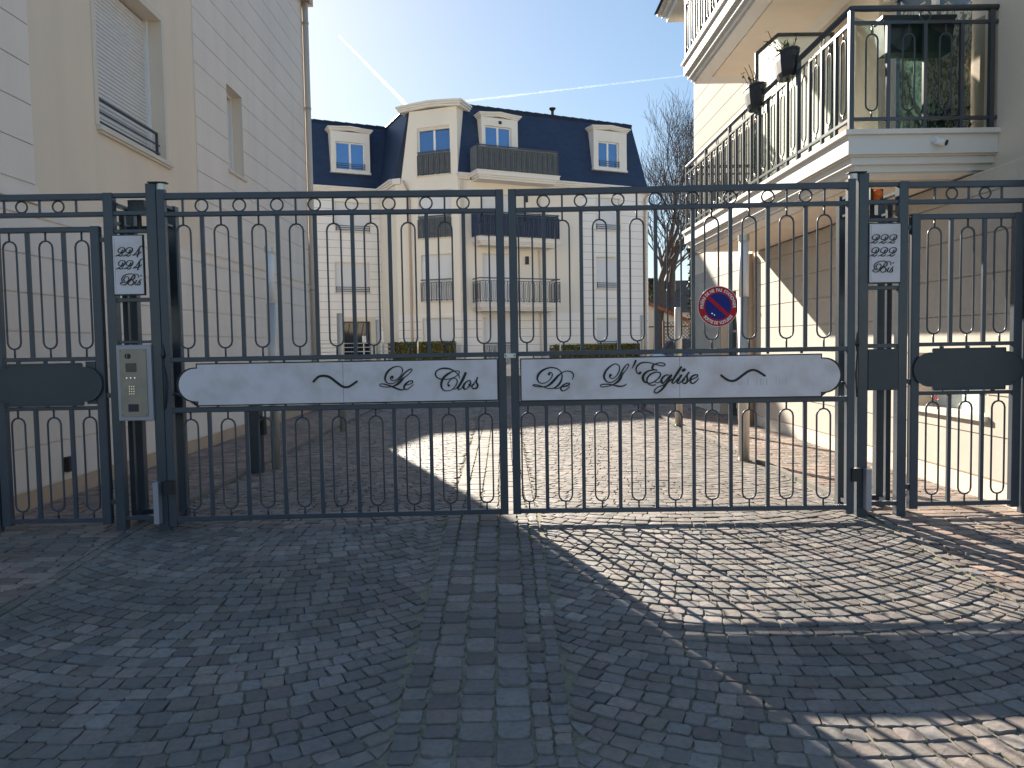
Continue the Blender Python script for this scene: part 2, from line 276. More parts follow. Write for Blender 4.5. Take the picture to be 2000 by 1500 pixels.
# lettering strokes in metres (x, z, width)
LT={"left":[["letter_l_capital",[[[1.7308,1.1378,.0172],[1.7299,1.1464,.015],[1.7191,1.1423,.0107],[1.7156,1.1295,.0075],[1.7228,1.1186,.0064],[1.7377,1.1151,.0064],[1.7614,1.1222,.0064],[1.7876,1.1454,.0064],[1.8043,1.1709,.0064],[1.8081,1.1945,.0082],[1.8021,1.2117,.0064],[1.7873,1.2206,.0064],[1.766,1.2221,.0075],[1.7337,1.214,.0107],[1.7011,1.1899,.015],[1.6822,1.1624,.015],[1.674,1.1324,.0139],[1.6798,1.1087,.0097],[1.6966,1.0955,.0075],[1.7178,1.0918,.0064],[1.7415,1.0957,.0064],[1.7654,1.1114,.0064],[1.7916,1.1346,.0107],[1.818,1.1642,.0107],[1.8443,1.1874,.0097],[1.8703,1.2009,.0086],[1.8808,1.1953,.0064],[1.8697,1.1783,.0064],[1.8478,1.1572,.0064],[1.8217,1.1383,.0086],[1.8042,1.1236,.0193],[1.7866,1.1045,.0215],[1.7648,1.0856,.0172],[1.7388,1.0742,.0086],[1.7087,1.0673,.0064],[1.6766,1.0668,.0064],[1.6447,1.0728,.0064],[1.6321,1.0816,.0064],[1.6409,1.0911,.0064],[1.6665,1.0896,.0086],[1.6983,1.0793,.0107],[1.7343,1.0657,.0129],[1.766,1.0511,.0129],[1.7958,1.043,.0107],[1.8216,1.0479,.0064]]]],["letter_e",[[[1.831,1.08,.0064],[1.8546,1.0828,.0064],[1.8785,1.0942,.0086],[1.882,1.1071,.0097],[1.8682,1.1116,.0082],[1.8443,1.1002,.0129],[1.8235,1.0802,.0161],[1.8166,1.0609,.0139],[1.8238,1.0489,.0097],[1.8431,1.0475,.0075],[1.8627,1.0622,.0064],[1.8878,1.0811,.0054]]]],["letter_c_capital",[[[2.2418,1.122,.0054],[2.2358,1.1458,.0075],[2.219,1.1655,.0069],[2.1958,1.1832,.0097],[2.166,1.1966,.0118],[2.1296,1.2016,.0129],[2.093,1.1968,.0107],[2.0647,1.1791,.0097],[2.0578,1.1577,.0107],[2.067,1.136,.0097],[2.0892,1.1226,.0086],[2.1256,1.1177,.0069],[2.1644,1.1202,.0064],[2.2033,1.1335,.0064],[2.2295,1.1502,.0064],[2.2416,1.1651,.0064],[2.2365,1.1781,.0064],[2.2193,1.1806,.0064],[2.1913,1.1768,.0086],[2.1566,1.1602,.015],[2.126,1.137,.0172],[2.1083,1.1115,.0172],[2.1001,1.0815,.0161],[2.1038,1.0534,.0129],[2.1195,1.0337,.0086],[2.1409,1.0289,.0064],[2.1711,1.0327,.0064],[2.1995,1.0537,.0075],[2.2195,1.0836,.0086],[2.2221,1.1073,.0086],[2.2117,1.1225,.0064],[2.1945,1.125,.0064],[2.1728,1.1146,.0064],[2.1552,1.0934,.0075],[2.1516,1.0741,.0107],[2.159,1.0685,.0182]]]],["letter_l",[[[2.195,1.043,.0064],[2.21,1.0427,.0064],[2.2276,1.0618,.0086],[2.2498,1.0916,.0129],[2.2878,1.1621,.0182],[2.2866,1.16,.0193],[2.2675,1.1172,.0193],[2.2452,1.0788,.0182],[2.2285,1.051,.015],[2.2336,1.0358,.0075],[2.2531,1.0463,.0064],[2.2664,1.0654,.0064]]]],["letter_o",[[[2.3211,1.1054,.0064],[2.3124,1.1045,.0086],[2.2929,1.0952,.0107],[2.273,1.0718,.0161],[2.2704,1.0502,.0161],[2.281,1.0382,.0097],[2.3005,1.0475,.0075],[2.3204,1.0731,.0129],[2.3241,1.0946,.0097],[2.3167,1.1055,.0064]],[[2.3118,1.0754,.0107],[2.3202,1.0601,.0064],[2.3353,1.0641,.0064]]]],["letter_s",[[[2.331,1.0642,.0064],[2.353,1.0854,.0075],[2.3663,1.1046,.0075],[2.3797,1.1292,.0097],[2.3717,1.1066,.0097],[2.3702,1.0851,.0129],[2.3785,1.0698,.015],[2.3716,1.0483,.0129],[2.3499,1.0412,.0107],[2.335,1.049,.0086],[2.3386,1.0662,.0107],[2.3485,1.0769,.0129]]]],["wave_ornament",[[[1.1326,1.1183,.0162],[1.1708,1.1538,.0175],[1.2142,1.1605,.0187],[1.2572,1.1491,.0187],[1.3056,1.1107,.0187],[1.3481,1.0787,.0175],[1.3819,1.0712,.0162],[1.4164,1.0837,.0162],[1.4606,1.1141,.015]]]]],"right":[["letter_d_capital",[[[-2.3236,1.1425,.0193],[-2.3191,1.1554,.0097],[-2.304,1.153,.0069],[-2.2978,1.1378,.0075],[-2.3068,1.1142,.0069],[-2.3264,1.093,.0064],[-2.3525,1.0772,.0064],[-2.3785,1.0733,.0064],[-2.402,1.0833,.0086],[-2.4135,1.1073,.0129],[-2.4077,1.1352,.0161],[-2.3857,1.1629,.0161],[-2.3553,1.1819,.0129],[-2.3207,1.1921,.0097],[-2.2949,1.1927,.0082],[-2.2627,1.1847,.0082],[-2.2372,1.1649,.0075],[-2.2246,1.1388,.0082],[-2.2261,1.1086,.0107],[-2.2406,1.0743,.015],[-2.2646,1.0488,.0129],[-2.2906,1.0352,.0086],[-2.323,1.0324,.0069],[-2.3574,1.0416,.0069],[-2.3874,1.0529,.0086],[-2.4196,1.062,.0086],[-2.4411,1.0634,.0075],[-2.4477,1.0592,.0064],[-2.4262,1.0502,.0064],[-2.3961,1.0465,.0064],[-2.3616,1.0471,.0086],[-2.3313,1.0563,.0129],[-2.303,1.0775,.0172],[-2.2746,1.1072,.0182],[-2.2483,1.1349,.0129],[-2.2266,1.1496,.0075],[-2.2028,1.1622,.0064],[-2.1727,1.1638,.0075],[-2.147,1.1527,.0086],[-2.1365,1.1309,.0082],[-2.1455,1.1009,.0047]]]],["letter_e",[[[-2.2885,1.034,.0064],[-2.2648,1.0315,.0064],[-2.2367,1.0419,.0064],[-2.2022,1.0478,.0107],[-2.1762,1.0561,.0107],[-2.1674,1.0689,.0086],[-2.1825,1.0723,.0086],[-2.2106,1.0609,.0107],[-2.2302,1.0439,.0129],[-2.2347,1.0267,.0129],[-2.2241,1.0136,.0086],[-2.2026,1.0176,.0064],[-2.1808,1.0324,.0064],[-2.1656,1.0451,.0047]]]],["letter_l_capital",[[[-1.8543,1.1288,.0204],[-1.8619,1.1181,.0107],[-1.8566,1.1073,.0075],[-1.8395,1.1027,.0064],[-1.8158,1.1153,.0064],[-1.7962,1.1429,.0082],[-1.7852,1.1729,.0082],[-1.7893,1.1987,.0075],[-1.8063,1.2119,.0069],[-1.8277,1.2112,.0082],[-1.8579,1.1934,.0107],[-1.8861,1.1659,.0139],[-1.9014,1.136,.0154],[-1.9038,1.1102,.015],[-1.8912,1.0863,.0107],[-1.8699,1.073,.0075],[-1.8462,1.0737,.0069],[-1.8204,1.0873,.0064],[-1.7966,1.1085,.0064],[-1.7748,1.1426,.0107],[-1.7552,1.1767,.0107],[-1.7357,1.2022,.0075],[-1.7185,1.2105,.0069],[-1.7143,1.2018,.0064],[-1.723,1.1848,.0064],[-1.7425,1.1571,.0064],[-1.7642,1.1338,.0129],[-1.7794,1.1039,.0193],[-1.799,1.0784,.0172],[-1.8249,1.0615,.0097],[-1.8508,1.049,.0069],[-1.8874,1.041,.0064],[-1.9196,1.0393,.0064],[-1.9324,1.047,.0064],[-1.9237,1.0577,.0075],[-1.8936,1.0594,.0086],[-1.855,1.0566,.0097],[-1.8207,1.0485,.0107],[-1.7908,1.0416,.0118],[-1.765,1.0423,.0097],[-1.7456,1.0495,.0075],[-1.7348,1.058,.0054]]]],["apostrophe",[[[-1.6626,1.2343,.0161],[-1.6714,1.2119,.0129],[-1.6898,1.1778,.0054]]]],["letter_e_capital",[[[-1.629,1.1426,.0218],[-1.6399,1.1346,.0109],[-1.6535,1.1457,.0082],[-1.6601,1.1705,.0109],[-1.6503,1.1949,.0123],[-1.6229,1.2163,.0109],[-1.5875,1.2212,.0087],[-1.5549,1.218,.0076],[-1.5223,1.2079,.0076],[-1.4897,1.1978,.0082],[-1.4626,1.1919,.0082],[-1.4435,1.1957,.0082],[-1.4407,1.2052,.0082],[-1.457,1.2136,.0082],[-1.4842,1.2155,.0082],[-1.5141,1.2077,.0082],[-1.5305,1.1957,.0136],[-1.5361,1.1794,.0164],[-1.5307,1.167,.0109],[-1.5009,1.1611,.0082]],[[-1.5009,1.1611,.0076],[-1.5308,1.1616,.0082],[-1.5662,1.1553,.0123],[-1.5963,1.1339,.0177],[-1.6088,1.104,.0205],[-1.5995,1.0764,.015],[-1.5724,1.0637,.0096],[-1.5397,1.0645,.0082],[-1.5068,1.0832,.0087],[-1.4822,1.1074,.0096],[-1.4738,1.1319,.0096],[-1.4901,1.1445,.0087],[-1.5173,1.1436,.0096],[-1.5528,1.1277,.0115],[-1.5748,1.1007,.0123],[-1.5777,1.0761,.0109],[-1.5643,1.054,.0087],[-1.5398,1.0454,.0082],[-1.5125,1.049,.0076]]]],["letter_g",[[[-1.5178,1.0697,.0071],[-1.4961,1.0638,.0071],[-1.477,1.0718,.0071],[-1.4632,1.0962,.015],[-1.4386,1.1191,.0109],[-1.4141,1.1228,.0082]],[[-1.4674,1.0853,.0164],[-1.4661,1.0661,.0164],[-1.4553,1.0605,.0109],[-1.4361,1.0793,.0082],[-1.4087,1.1117,.0082],[-1.3896,1.1224,.0109],[-1.4143,1.0845,.0164],[-1.4418,1.0411,.0177],[-1.4692,1.0086,.015],[-1.5021,.9872,.0104],[-1.5211,.9902,.0087],[-1.5183,1.0094,.0082],[-1.4936,1.0309,.0076],[-1.4526,1.0467,.0076],[-1.4144,1.068,.0076],[-1.3898,1.0923,.0076]]]],["letter_l",[[[-1.3186,1.18,.0164],[-1.346,1.1381,.0177],[-1.3734,1.0948,.0164],[-1.3872,1.0704,.0136],[-1.3805,1.0566,.0082],[-1.36,1.0727,.0076],[-1.3435,1.0943,.0076]]]],["letter_i",[[[-1.3162,1.1185,.015],[-1.3381,1.086,.0164],[-1.3478,1.0643,.0136],[-1.3383,1.0559,.0082],[-1.3164,1.072,.0076],[-1.2946,1.099,.0076]],[[-1.3038,1.1552,.0232],[-1.2929,1.1605,.0218]]]],["letter_s",[[[-1.3001,1.0881,.0076],[-1.2727,1.1232,.0096],[-1.2563,1.1421,.0109],[-1.2714,1.1205,.0109],[-1.2728,1.0986,.0136],[-1.2702,1.0767,.015],[-1.2839,1.0578,.0136],[-1.3029,1.0581,.0096],[-1.3083,1.0718,.0082],[-1.2946,1.0853,.0136]]]],["letter_e_small",[[[-1.2675,1.0712,.0076],[-1.2321,1.0871,.0076],[-1.1995,1.1029,.0082],[-1.1926,1.1165,.0096],[-1.2075,1.1208,.0104],[-1.2347,1.109,.0136],[-1.2484,1.0873,.0164],[-1.2458,1.0654,.0136],[-1.2296,1.0542,.0096],[-1.205,1.0702,.0076],[-1.1859,1.0918,.006]]]],["wave_ornament",[[[-1.0149,1.1134,.0165],[-.9853,1.0891,.0165],[-.9581,1.074,.0165],[-.9262,1.0689,.0165],[-.8944,1.0808,.0174],[-.8398,1.1212,.0174],[-.8034,1.1435,.0174],[-.7693,1.1498,.0165],[-.7353,1.1378,.0165],[-.6854,1.105,.0156]]]]],"p222":[["digit_two",[[[2.8546,2.1423,.0104],[2.8482,2.127,.0091],[2.8326,2.1221,.0065],[2.8195,2.13,.0073],[2.8233,2.1479,.0065],[2.8401,2.1592,.0057],[2.8623,2.1589,.0068],[2.8728,2.1472,.0099],[2.8638,2.1268,.0109],[2.8392,2.113,.0078],[2.8133,2.1019,.0057],[2.8016,2.0951,.0042]],[[2.8029,2.0977,.0042],[2.8198,2.103,.0088],[2.8367,2.0956,.0094],[2.8523,2.1013,.0065],[2.8595,2.1114,.0039]]]],["digit_two",[[[2.921,2.1413,.0104],[2.9146,2.126,.0091],[2.899,2.1211,.0065],[2.8859,2.129,.0073],[2.8897,2.1469,.0065],[2.9065,2.1582,.0057],[2.9287,2.1579,.0068],[2.9392,2.1462,.0099],[2.9302,2.1258,.0109],[2.9056,2.112,.0078],[2.8797,2.1008,.0057],[2.868,2.0941,.0042]],[[2.8693,2.0966,.0042],[2.8862,2.102,.0088],[2.9032,2.0946,.0094],[2.9187,2.1002,.0065],[2.9259,2.1104,.0039]]]],["digit_two",[[[2.9874,2.1403,.0104],[2.981,2.125,.0091],[2.9654,2.1201,.0065],[2.9524,2.128,.0073],[2.9561,2.1459,.0065],[2.9729,2.1572,.0057],[2.9951,2.1569,.0068],[3.0056,2.1451,.0099],[2.9967,2.1247,.0109],[2.972,2.111,.0078],[2.9461,2.0998,.0057],[2.9344,2.0931,.0042]],[[2.9357,2.0956,.0042],[2.9526,2.101,.0088],[2.9696,2.0936,.0094],[2.9852,2.0992,.0065],[2.9924,2.1094,.0039]]]],["digit_two",[[[2.8515,2.0447,.0104],[2.8451,2.0294,.0091],[2.8295,2.0245,.0065],[2.8164,2.0324,.0073],[2.8202,2.0504,.0065],[2.837,2.0617,.0057],[2.8591,2.0613,.0068],[2.8697,2.0496,.0099],[2.8607,2.0292,.0109],[2.8361,2.0154,.0078],[2.8101,2.0042,.0057],[2.7984,1.9975,.0042]],[[2.7997,2.0,.0042],[2.8166,2.0054,.0088],[2.8336,1.9979,.0094],[2.8492,2.0036,.0065],[2.8564,2.0138,.0039]]]],["digit_two",[[[2.9179,2.0437,.0104],[2.9115,2.0284,.0091],[2.8959,2.0235,.0065],[2.8828,2.0314,.0073],[2.8866,2.0493,.0065],[2.9034,2.0607,.0057],[2.9256,2.0603,.0068],[2.9361,2.0486,.0099],[2.9272,2.0281,.0109],[2.9025,2.0144,.0078],[2.8766,2.0032,.0057],[2.8649,1.9964,.0042]],[[2.8662,1.999,.0042],[2.8831,2.0044,.0088],[2.9001,1.9969,.0094],[2.9157,2.0026,.0065],[2.9229,2.0128,.0039]]]],["digit_two",[[[2.9844,2.0427,.0104],[2.978,2.0274,.0091],[2.9624,2.0225,.0065],[2.9493,2.0304,.0073],[2.9531,2.0483,.0065],[2.9699,2.0596,.0057],[2.9921,2.0593,.0068],[3.0026,2.0476,.0099],[2.9937,2.0271,.0109],[2.969,2.0133,.0078],[2.943,2.0022,.0057],[2.9314,1.9954,.0042]],[[2.9327,1.998,.0042],[2.9496,2.0034,.0088],[2.9666,1.9959,.0094],[2.9822,2.0016,.0065],[2.9894,2.0117,.0039]]]],["letter_b_capital",[[[2.8565,1.9031,.0104],[2.848,1.9174,.0088],[2.8614,1.9378,.0068],[2.8836,1.9349,.0065],[2.8851,1.9142,.0065],[2.8631,1.8934,.0057],[2.8422,1.8981,.0065],[2.8334,1.9202,.0073],[2.8483,1.9457,.0073],[2.8821,1.9586,.0073],[2.9147,1.9588,.0073],[2.9339,1.9431,.0099],[2.9268,1.9239,.0099],[2.9047,1.916,.0065]],[[2.9612,1.9298,.0042],[2.96,1.9465,.0052],[2.946,1.9576,.0052],[2.9265,1.9522,.0057],[2.9072,1.928,.0099],[2.8852,1.9,.0109],[2.8619,1.8798,.0078],[2.8358,1.8789,.0068],[2.824,1.8894,.0073],[2.8344,1.8965,.0062],[2.854,1.8928,.0052]],[[2.9047,1.916,.0062],[2.9217,1.9064,.0094],[2.925,1.8891,.0109],[2.9076,1.8752,.0078],[2.8893,1.8786,.0068],[2.884,1.8936,.0065],[2.9034,1.9101,.0052]]]],["letter_i",[[[2.9478,1.9094,.0094],[2.9349,1.8877,.0094],[2.9415,1.8759,.0057],[2.9545,1.8853,.0042]],[[2.9775,1.9437,.0099],[2.9834,1.9467,.0088]]]],["letter_s",[[[2.9532,1.8848,.0047],[2.97,1.9064,.0062],[2.9821,1.9199,.0057],[2.9718,1.9051,.0068],[2.9754,1.887,.0094],[2.9663,1.8756,.0078],[2.952,1.8771,.0062],[2.9579,1.8873,.0062]]]]],"p224":[["digit_two",[[[-2.8394,2.1325,.0104],[-2.8461,2.1174,.0091],[-2.8608,2.1125,.0065],[-2.8726,2.1203,.0073],[-2.8682,2.138,.0065],[-2.852,2.1492,.0057],[-2.8314,2.1489,.0068],[-2.8223,2.1373,.0099],[-2.8316,2.1172,.0109],[-2.8552,2.1035,.0078],[-2.8798,2.0925,.0057],[-2.891,2.0858,.0042]],[[-2.8897,2.0883,.0042],[-2.8737,2.0937,.0088],[-2.8583,2.0863,.0094],[-2.8436,2.0919,.0065],[-2.8364,2.102,.0039]]]],["digit_two",[[[-2.7814,2.1316,.0104],[-2.7881,2.1165,.0091],[-2.8028,2.1116,.0065],[-2.8146,2.1194,.0073],[-2.8102,2.1372,.0065],[-2.794,2.1483,.0057],[-2.7734,2.148,.0068],[-2.7642,2.1364,.0099],[-2.7736,2.1163,.0109],[-2.7971,2.1026,.0078],[-2.8218,2.0916,.0057],[-2.833,2.0849,.0042]],[[-2.8317,2.0874,.0042],[-2.8157,2.0928,.0088],[-2.8003,2.0854,.0094],[-2.7855,2.091,.0065],[-2.7783,2.1011,.0039]]]],["digit_four",[[[-2.6836,2.1593,.0047],[-2.7028,2.1563,.0078],[-2.7216,2.1332,.0073],[-2.7431,2.1056,.0065],[-2.7654,2.0912,.0047],[-2.7385,2.0959,.0057],[-2.7126,2.1046,.0062],[-2.7019,2.1164,.0073]],[[-2.7137,2.1395,.0088],[-2.72,2.1103,.0109],[-2.7315,2.0795,.0114]]]],["digit_two",[[[-2.8402,2.0364,.0104],[-2.8469,2.0212,.0091],[-2.8617,2.0164,.0065],[-2.8734,2.0242,.0073],[-2.869,2.042,.0065],[-2.8528,2.0532,.0057],[-2.8323,2.0528,.0068],[-2.8231,2.0412,.0099],[-2.8324,2.021,.0109],[-2.856,2.0074,.0078],[-2.8807,1.9963,.0057],[-2.8919,1.9896,.0042]],[[-2.8906,1.9921,.0042],[-2.8746,1.9975,.0088],[-2.8592,1.9901,.0094],[-2.8444,1.9957,.0065],[-2.8372,2.0058,.0039]]]],["digit_two",[[[-2.7822,2.0355,.0104],[-2.7889,2.0203,.0091],[-2.8036,2.0155,.0065],[-2.8154,2.0233,.0073],[-2.811,2.0411,.0065],[-2.7948,2.0522,.0057],[-2.7742,2.0519,.0068],[-2.765,2.0403,.0099],[-2.7744,2.0201,.0109],[-2.7979,2.0065,.0078],[-2.8226,1.9954,.0057],[-2.8338,1.9887,.0042]],[[-2.8325,1.9912,.0042],[-2.8165,1.9966,.0088],[-2.8011,1.9892,.0094],[-2.7863,1.9948,.0065],[-2.7791,2.0049,.0039]]]],["digit_four",[[[-2.6843,2.0633,.0047],[-2.7035,2.0602,.0078],[-2.7223,2.0371,.0073],[-2.7439,2.0094,.0065],[-2.7662,1.995,.0047],[-2.7392,1.9997,.0057],[-2.7133,2.0085,.0062],[-2.7026,2.0203,.0073]],[[-2.7144,2.0434,.0088],[-2.7207,2.0142,.0109],[-2.7322,1.9833,.0114]]]],["letter_b_capital",[[[-2.8324,1.8969,.0104],[-2.8399,1.9111,.0088],[-2.8258,1.9312,.0068],[-2.8042,1.9283,.0065],[-2.8038,1.9079,.0065],[-2.8264,1.8874,.0057],[-2.8466,1.892,.0065],[-2.8541,1.9138,.0073],[-2.8382,1.9391,.0073],[-2.8045,1.9518,.0073],[-2.7726,1.9521,.0073],[-2.7546,1.9365,.0099],[-2.7626,1.9175,.0099],[-2.7846,1.9097,.0065]],[[-2.7287,1.9233,.0042],[-2.729,1.9399,.0052],[-2.742,1.9508,.0052],[-2.7614,1.9455,.0057],[-2.7815,1.9216,.0099],[-2.8044,1.8939,.0109],[-2.8282,1.8739,.0078],[-2.8538,1.873,.0068],[-2.8648,1.8834,.0073],[-2.8543,1.8904,.0062],[-2.8353,1.8867,.0052]],[[-2.7846,1.9097,.0062],[-2.7684,1.9002,.0094],[-2.7661,1.8831,.0109],[-2.7838,1.8693,.0078],[-2.8015,1.8727,.0068],[-2.806,1.8875,.0065],[-2.7861,1.9038,.0052]]]],["letter_i",[[[-2.7428,1.9031,.0094],[-2.7564,1.8817,.0094],[-2.7506,1.8701,.0057],[-2.7374,1.8793,.0042]],[[-2.712,1.9371,.0099],[-2.706,1.94,.0088]]]],["letter_s",[[[-2.7387,1.8788,.0047],[-2.7212,1.9002,.0062],[-2.7086,1.9136,.0057],[-2.7195,1.8989,.0068],[-2.7169,1.881,.0094],[-2.7263,1.8697,.0078],[-2.7403,1.8712,.0062],[-2.734,1.8813,.0062]]]]]}
# ================================================================ ground
gr = MB(); ys = [-30, 2.6, 3.0] + [3.0+i*.25 for i in range(1, 13)] + [60, 300]
for a, b in zip(ys[:-1], ys[1:]):
    gr.add([(-200,a,gz(a)-.0115),(200,a,gz(a)-.0115),(200,b,gz(b)-.0115),(-200,b,gz(b)-.0115)], [(0,1,2,3)])
gr.build('ground', SAND, kind='structure')
far = MB().add([(-4.1,20.2,-.004),(4.0,20.2,-.004),(4.0,30,-.004),(12,30,-.004),(12,46,-.004),(-12,46,-.004),(-12,30,-.004),(-4.1,30,-.004)], [tuple(range(8))])
def setts_fn(nt, b, tc):
    N, L = nt.nodes, nt.links; br = N.new('ShaderNodeTexBrick'); br.inputs['Scale'].default_value = 1
    br.inputs['Brick Width'].default_value = .13; br.inputs['Row Height'].default_value = .1; br.inputs['Mortar Size'].default_value = .012
    br.inputs['Color1'].default_value = (.13,.115,.11,1); br.inputs['Color2'].default_value = (.09,.09,.095,1); br.inputs['Mortar'].default_value = (.05,.045,.04,1)
    L.new(tc.outputs['Object'], br.inputs[0]); L.new(br.outputs[0], b.inputs['Base Color'])
far.build('courtyard_paving', mat('distant_setts', (.1,.1,.1), .7, fn=setts_fn), kind='structure')
# ---- setts: every stone its own solid, fans of arcs left and right of a straight central band
stones = []           # (quad corners, style)
def add_q(q, st): stones.append((q, st))
YA, YB = 1.55, 20.2
def fan(xl, xr, yk0, yk1, rad):
    xc, hf = (xl+xr)/2, (xr-xl)/2; tm = math.asin(min(.98, hf/rad)); k = 0; y = yk0
    while y < yk1:
        th = .106 + rng.uniform(-.007, .009); t = -tm - rng.uniform(0, .05)
        while t < tm:
            wl = rng.uniform(.086, .120)*(1+.06*(y > 6)); t2 = t + wl/rad
            q = []
            for (tt, o) in ((t,0),(t2,0),(t2,1),(t,1)):
                c = math.cos(tt); h = th*c*o
                q.append([xc+rad*math.sin(tt)-math.sin(tt)*h, y+rad*(1-math.cos(tt))+c*h])
            for p in q: p[0] = min(max(p[0], xl+.004), xr-.004)
            if abs(q[1][0]-q[0][0]) > .03 and YA < q[0][1] < YB: add_q(q, 0)
            t = t2
        y += th; k += 1
fan(-2.84, -.46, .2, YB, 1.95)
fan(.25, 2.84, .2, YB, 2.15)
def column(x0, x1, l0, l1, st, j=.0):
    y = YA - rng.uniform(0,.1)
    while y < YB:
        l = rng.uniform(l0, l1); s = rng.uniform(-j, j)
        add_q([[x0,y],[x1,y+s],[x1,y+l+s],[x0,y+l]], st); y += l
for x0, x1, a, b in ((-.46,-.355,.07,.12),(-.350,-.212,.10,.16),(-.204,-.062,.10,.18),(-.054,.090,.10,.19),(.097,.172,.07,.12),(.177,.25,.06,.11)):
    column(x0, x1, a, b, 1 if x1-x0 > .12 else 2, .006)
for x0, x1 in ((-2.915,-2.847),(2.847,2.915)):
    n0 = len(stones); column(x0, x1, .10, .19, 2, .004); stones[n0:] = [q for q in stones[n0:] if q[0][2][1] < 6.42]
for xa, xb in ((-4.16,-2.92),(2.92,4.06)):              # side strips in straight cross rows
    y = YA
    while y < YB:
        th = rng.uniform(.095,.115); x = xa - rng.uniform(0,.1)
        while x < xb:
            l = rng.uniform(.11,.19); add_q([[max(x,xa),y],[min(x+l,xb),y+rng.uniform(-.004,.004)],[min(x+l,xb),y+th],[max(x,xa),y+th]], 3); x += l
        y += th
for xa, xb in ((-7.5,-4.17),(4.07,7.5)):                 # pavement in front of the two street fronts
    y = YA
    while y < 5.45:
        th = rng.uniform(.095,.115); x = xa - rng.uniform(0,.1)
        while x < xb:
            l = rng.uniform(.11,.19); add_q([[max(x,xa),y],[min(x+l,xb),y],[min(x+l,xb),y+th],[max(x,xa),y+th]], 3); x += l
        y += th
def tint(st):
    r = rng.random()
    if st == 3: base = [(.18,.128,.112),(.16,.135,.125),(.14,.128,.124),(.20,.148,.122)][int(rng.integers(4))]
    else: base = [(.125,.122,.126),(.108,.114,.126),(.145,.122,.118),(.118,.124,.128),(.145,.128,.115),(.128,.114,.118),(.120,.128,.130),(.15,.142,.138)][int(rng.integers(8))]
    k = rng.uniform(1.15, 2.15); m_ = sum(base)/3; base = [m_+(c-m_)*(.55 if st != 3 else .7) for c in base]; return (base[0]*k*1.12, base[1]*k*1.0, base[2]*k*.93)
def stone_geo(q, near, st):
    q = np.array(q); c = q.mean(0); e = [np.linalg.norm(q[(i+1)%4]-q[i]) for i in range(4)]
    g = .0035 if st != 1 else .0045
    qs = []
    for i in range(4):
        d = c - q[i]; d = d/np.linalg.norm(d); qs.append(q[i] + d*g*1.45 + rng.uniform(-.0065,.0065,2)*(1.2 if near else .8))
    P = []
    if near:
        for i in range(4):
            p, a, b = qs[i], qs[(i-1)%4], qs[(i+1)%4]; rr = rng.uniform(.05,.16)
            P.append(p+(a-p)*rr); P.append(p+(b-p)*rr)
            P.append((p+b)/2 + rng.uniform(-.0045,.0045,2))
    else: P = qs
    P = np.array(P); n = len(P); z = gz(c[1]); hz = rng.uniform(-.003,.003); tx, ty = rng.uniform(-.022,.022,2)*(.8 if st != 1 else .5)
    def top(pt, dz): return z + hz + (pt[0]-c[0])*tx + (pt[1]-c[1])*ty + dz
    vs = []; rings = [(1.0,-.05),(1.0,-.0022),(.985,0),(.80,.0004)] if near else [(1.0,-.04),(1.0,-.002),(.97,0)]
    for s, dz in rings:
        for p in P:
            pt = c+(p-c)*s; vs.append((pt[0], pt[1], top(pt, dz)+rng.uniform(-.0008,.0008)*(s < 1)))
    k = len(rings); fs = []
    for r_ in range(k-1):
        for j in range(n): fs.append((r_*n+j, r_*n+(j+1)%n, (r_+1)*n+(j+1)%n, (r_+1)*n+j))
    if near:
        vs.append((c[0],c[1],top(c,.002+rng.uniform(-.002,.002)))); m_ = len(vs)-1
        for j in range(n): fs.append(((k-1)*n+j,(k-1)*n+(j+1)%n,m_))
    else: fs.append(tuple((k-1)*n+j for j in range(n)))
    return vs, fs
def put_tint(me, cols):
    a = me.attributes.new('tint', 'FLOAT_COLOR', 'POINT'); a.data.foreach_set('color', np.array([(*c,1) for c in cols], dtype=np.float32).ravel())
pav = empty('forecourt_paving', (0,4,0), kind='structure')
def vis(q):
    x = sum(p[0] for p in q)/4; y = sum(p[1] for p in q)/4; return abs(x-.01) < .655*y and y > 2.32
cand = sorted([s for s in stones if vis(s[0])], key=lambda s: sum(p[1] for p in s[0])/4 - (0.5 if s[1] == 1 else 0))
nearset = set(id(s) for s in cand[:298])
V = []; Fc = []; T = []
for s in stones:
    yc = sum(p[1] for p in s[0])/4
    vs, fs = stone_geo(s[0], yc < 7.5, s[1]); t = tint(s[1])
    if id(s) in nearset:
        mb = MB(); mb.add(vs, fs); o = mb.build('paving_stone', STONE, pav); put_tint(o.data, [t]*len(vs))
    else:
        n = len(V); V += vs; Fc += [tuple(i+n for i in f) for f in fs]; T += [t]*len(vs)
mb = MB(); mb.v = V; mb.f = Fc; o = mb.build('small_setts', STONE, pav, kind='stuff'); put_tint(o.data, T)
# kerb strips inside the gate
for x0, x1, nm in ((-2.91,-2.845,0),(2.845,2.91,1)):
    k = empty('kerb', (x0,6.4,0), kind='structure')
    y = 6.45
    while y < 24:
        MB().cbox(x0,x1,y,y+.96,-.03,.03,.008).build('kerb_stone', KERB, k); y += .97
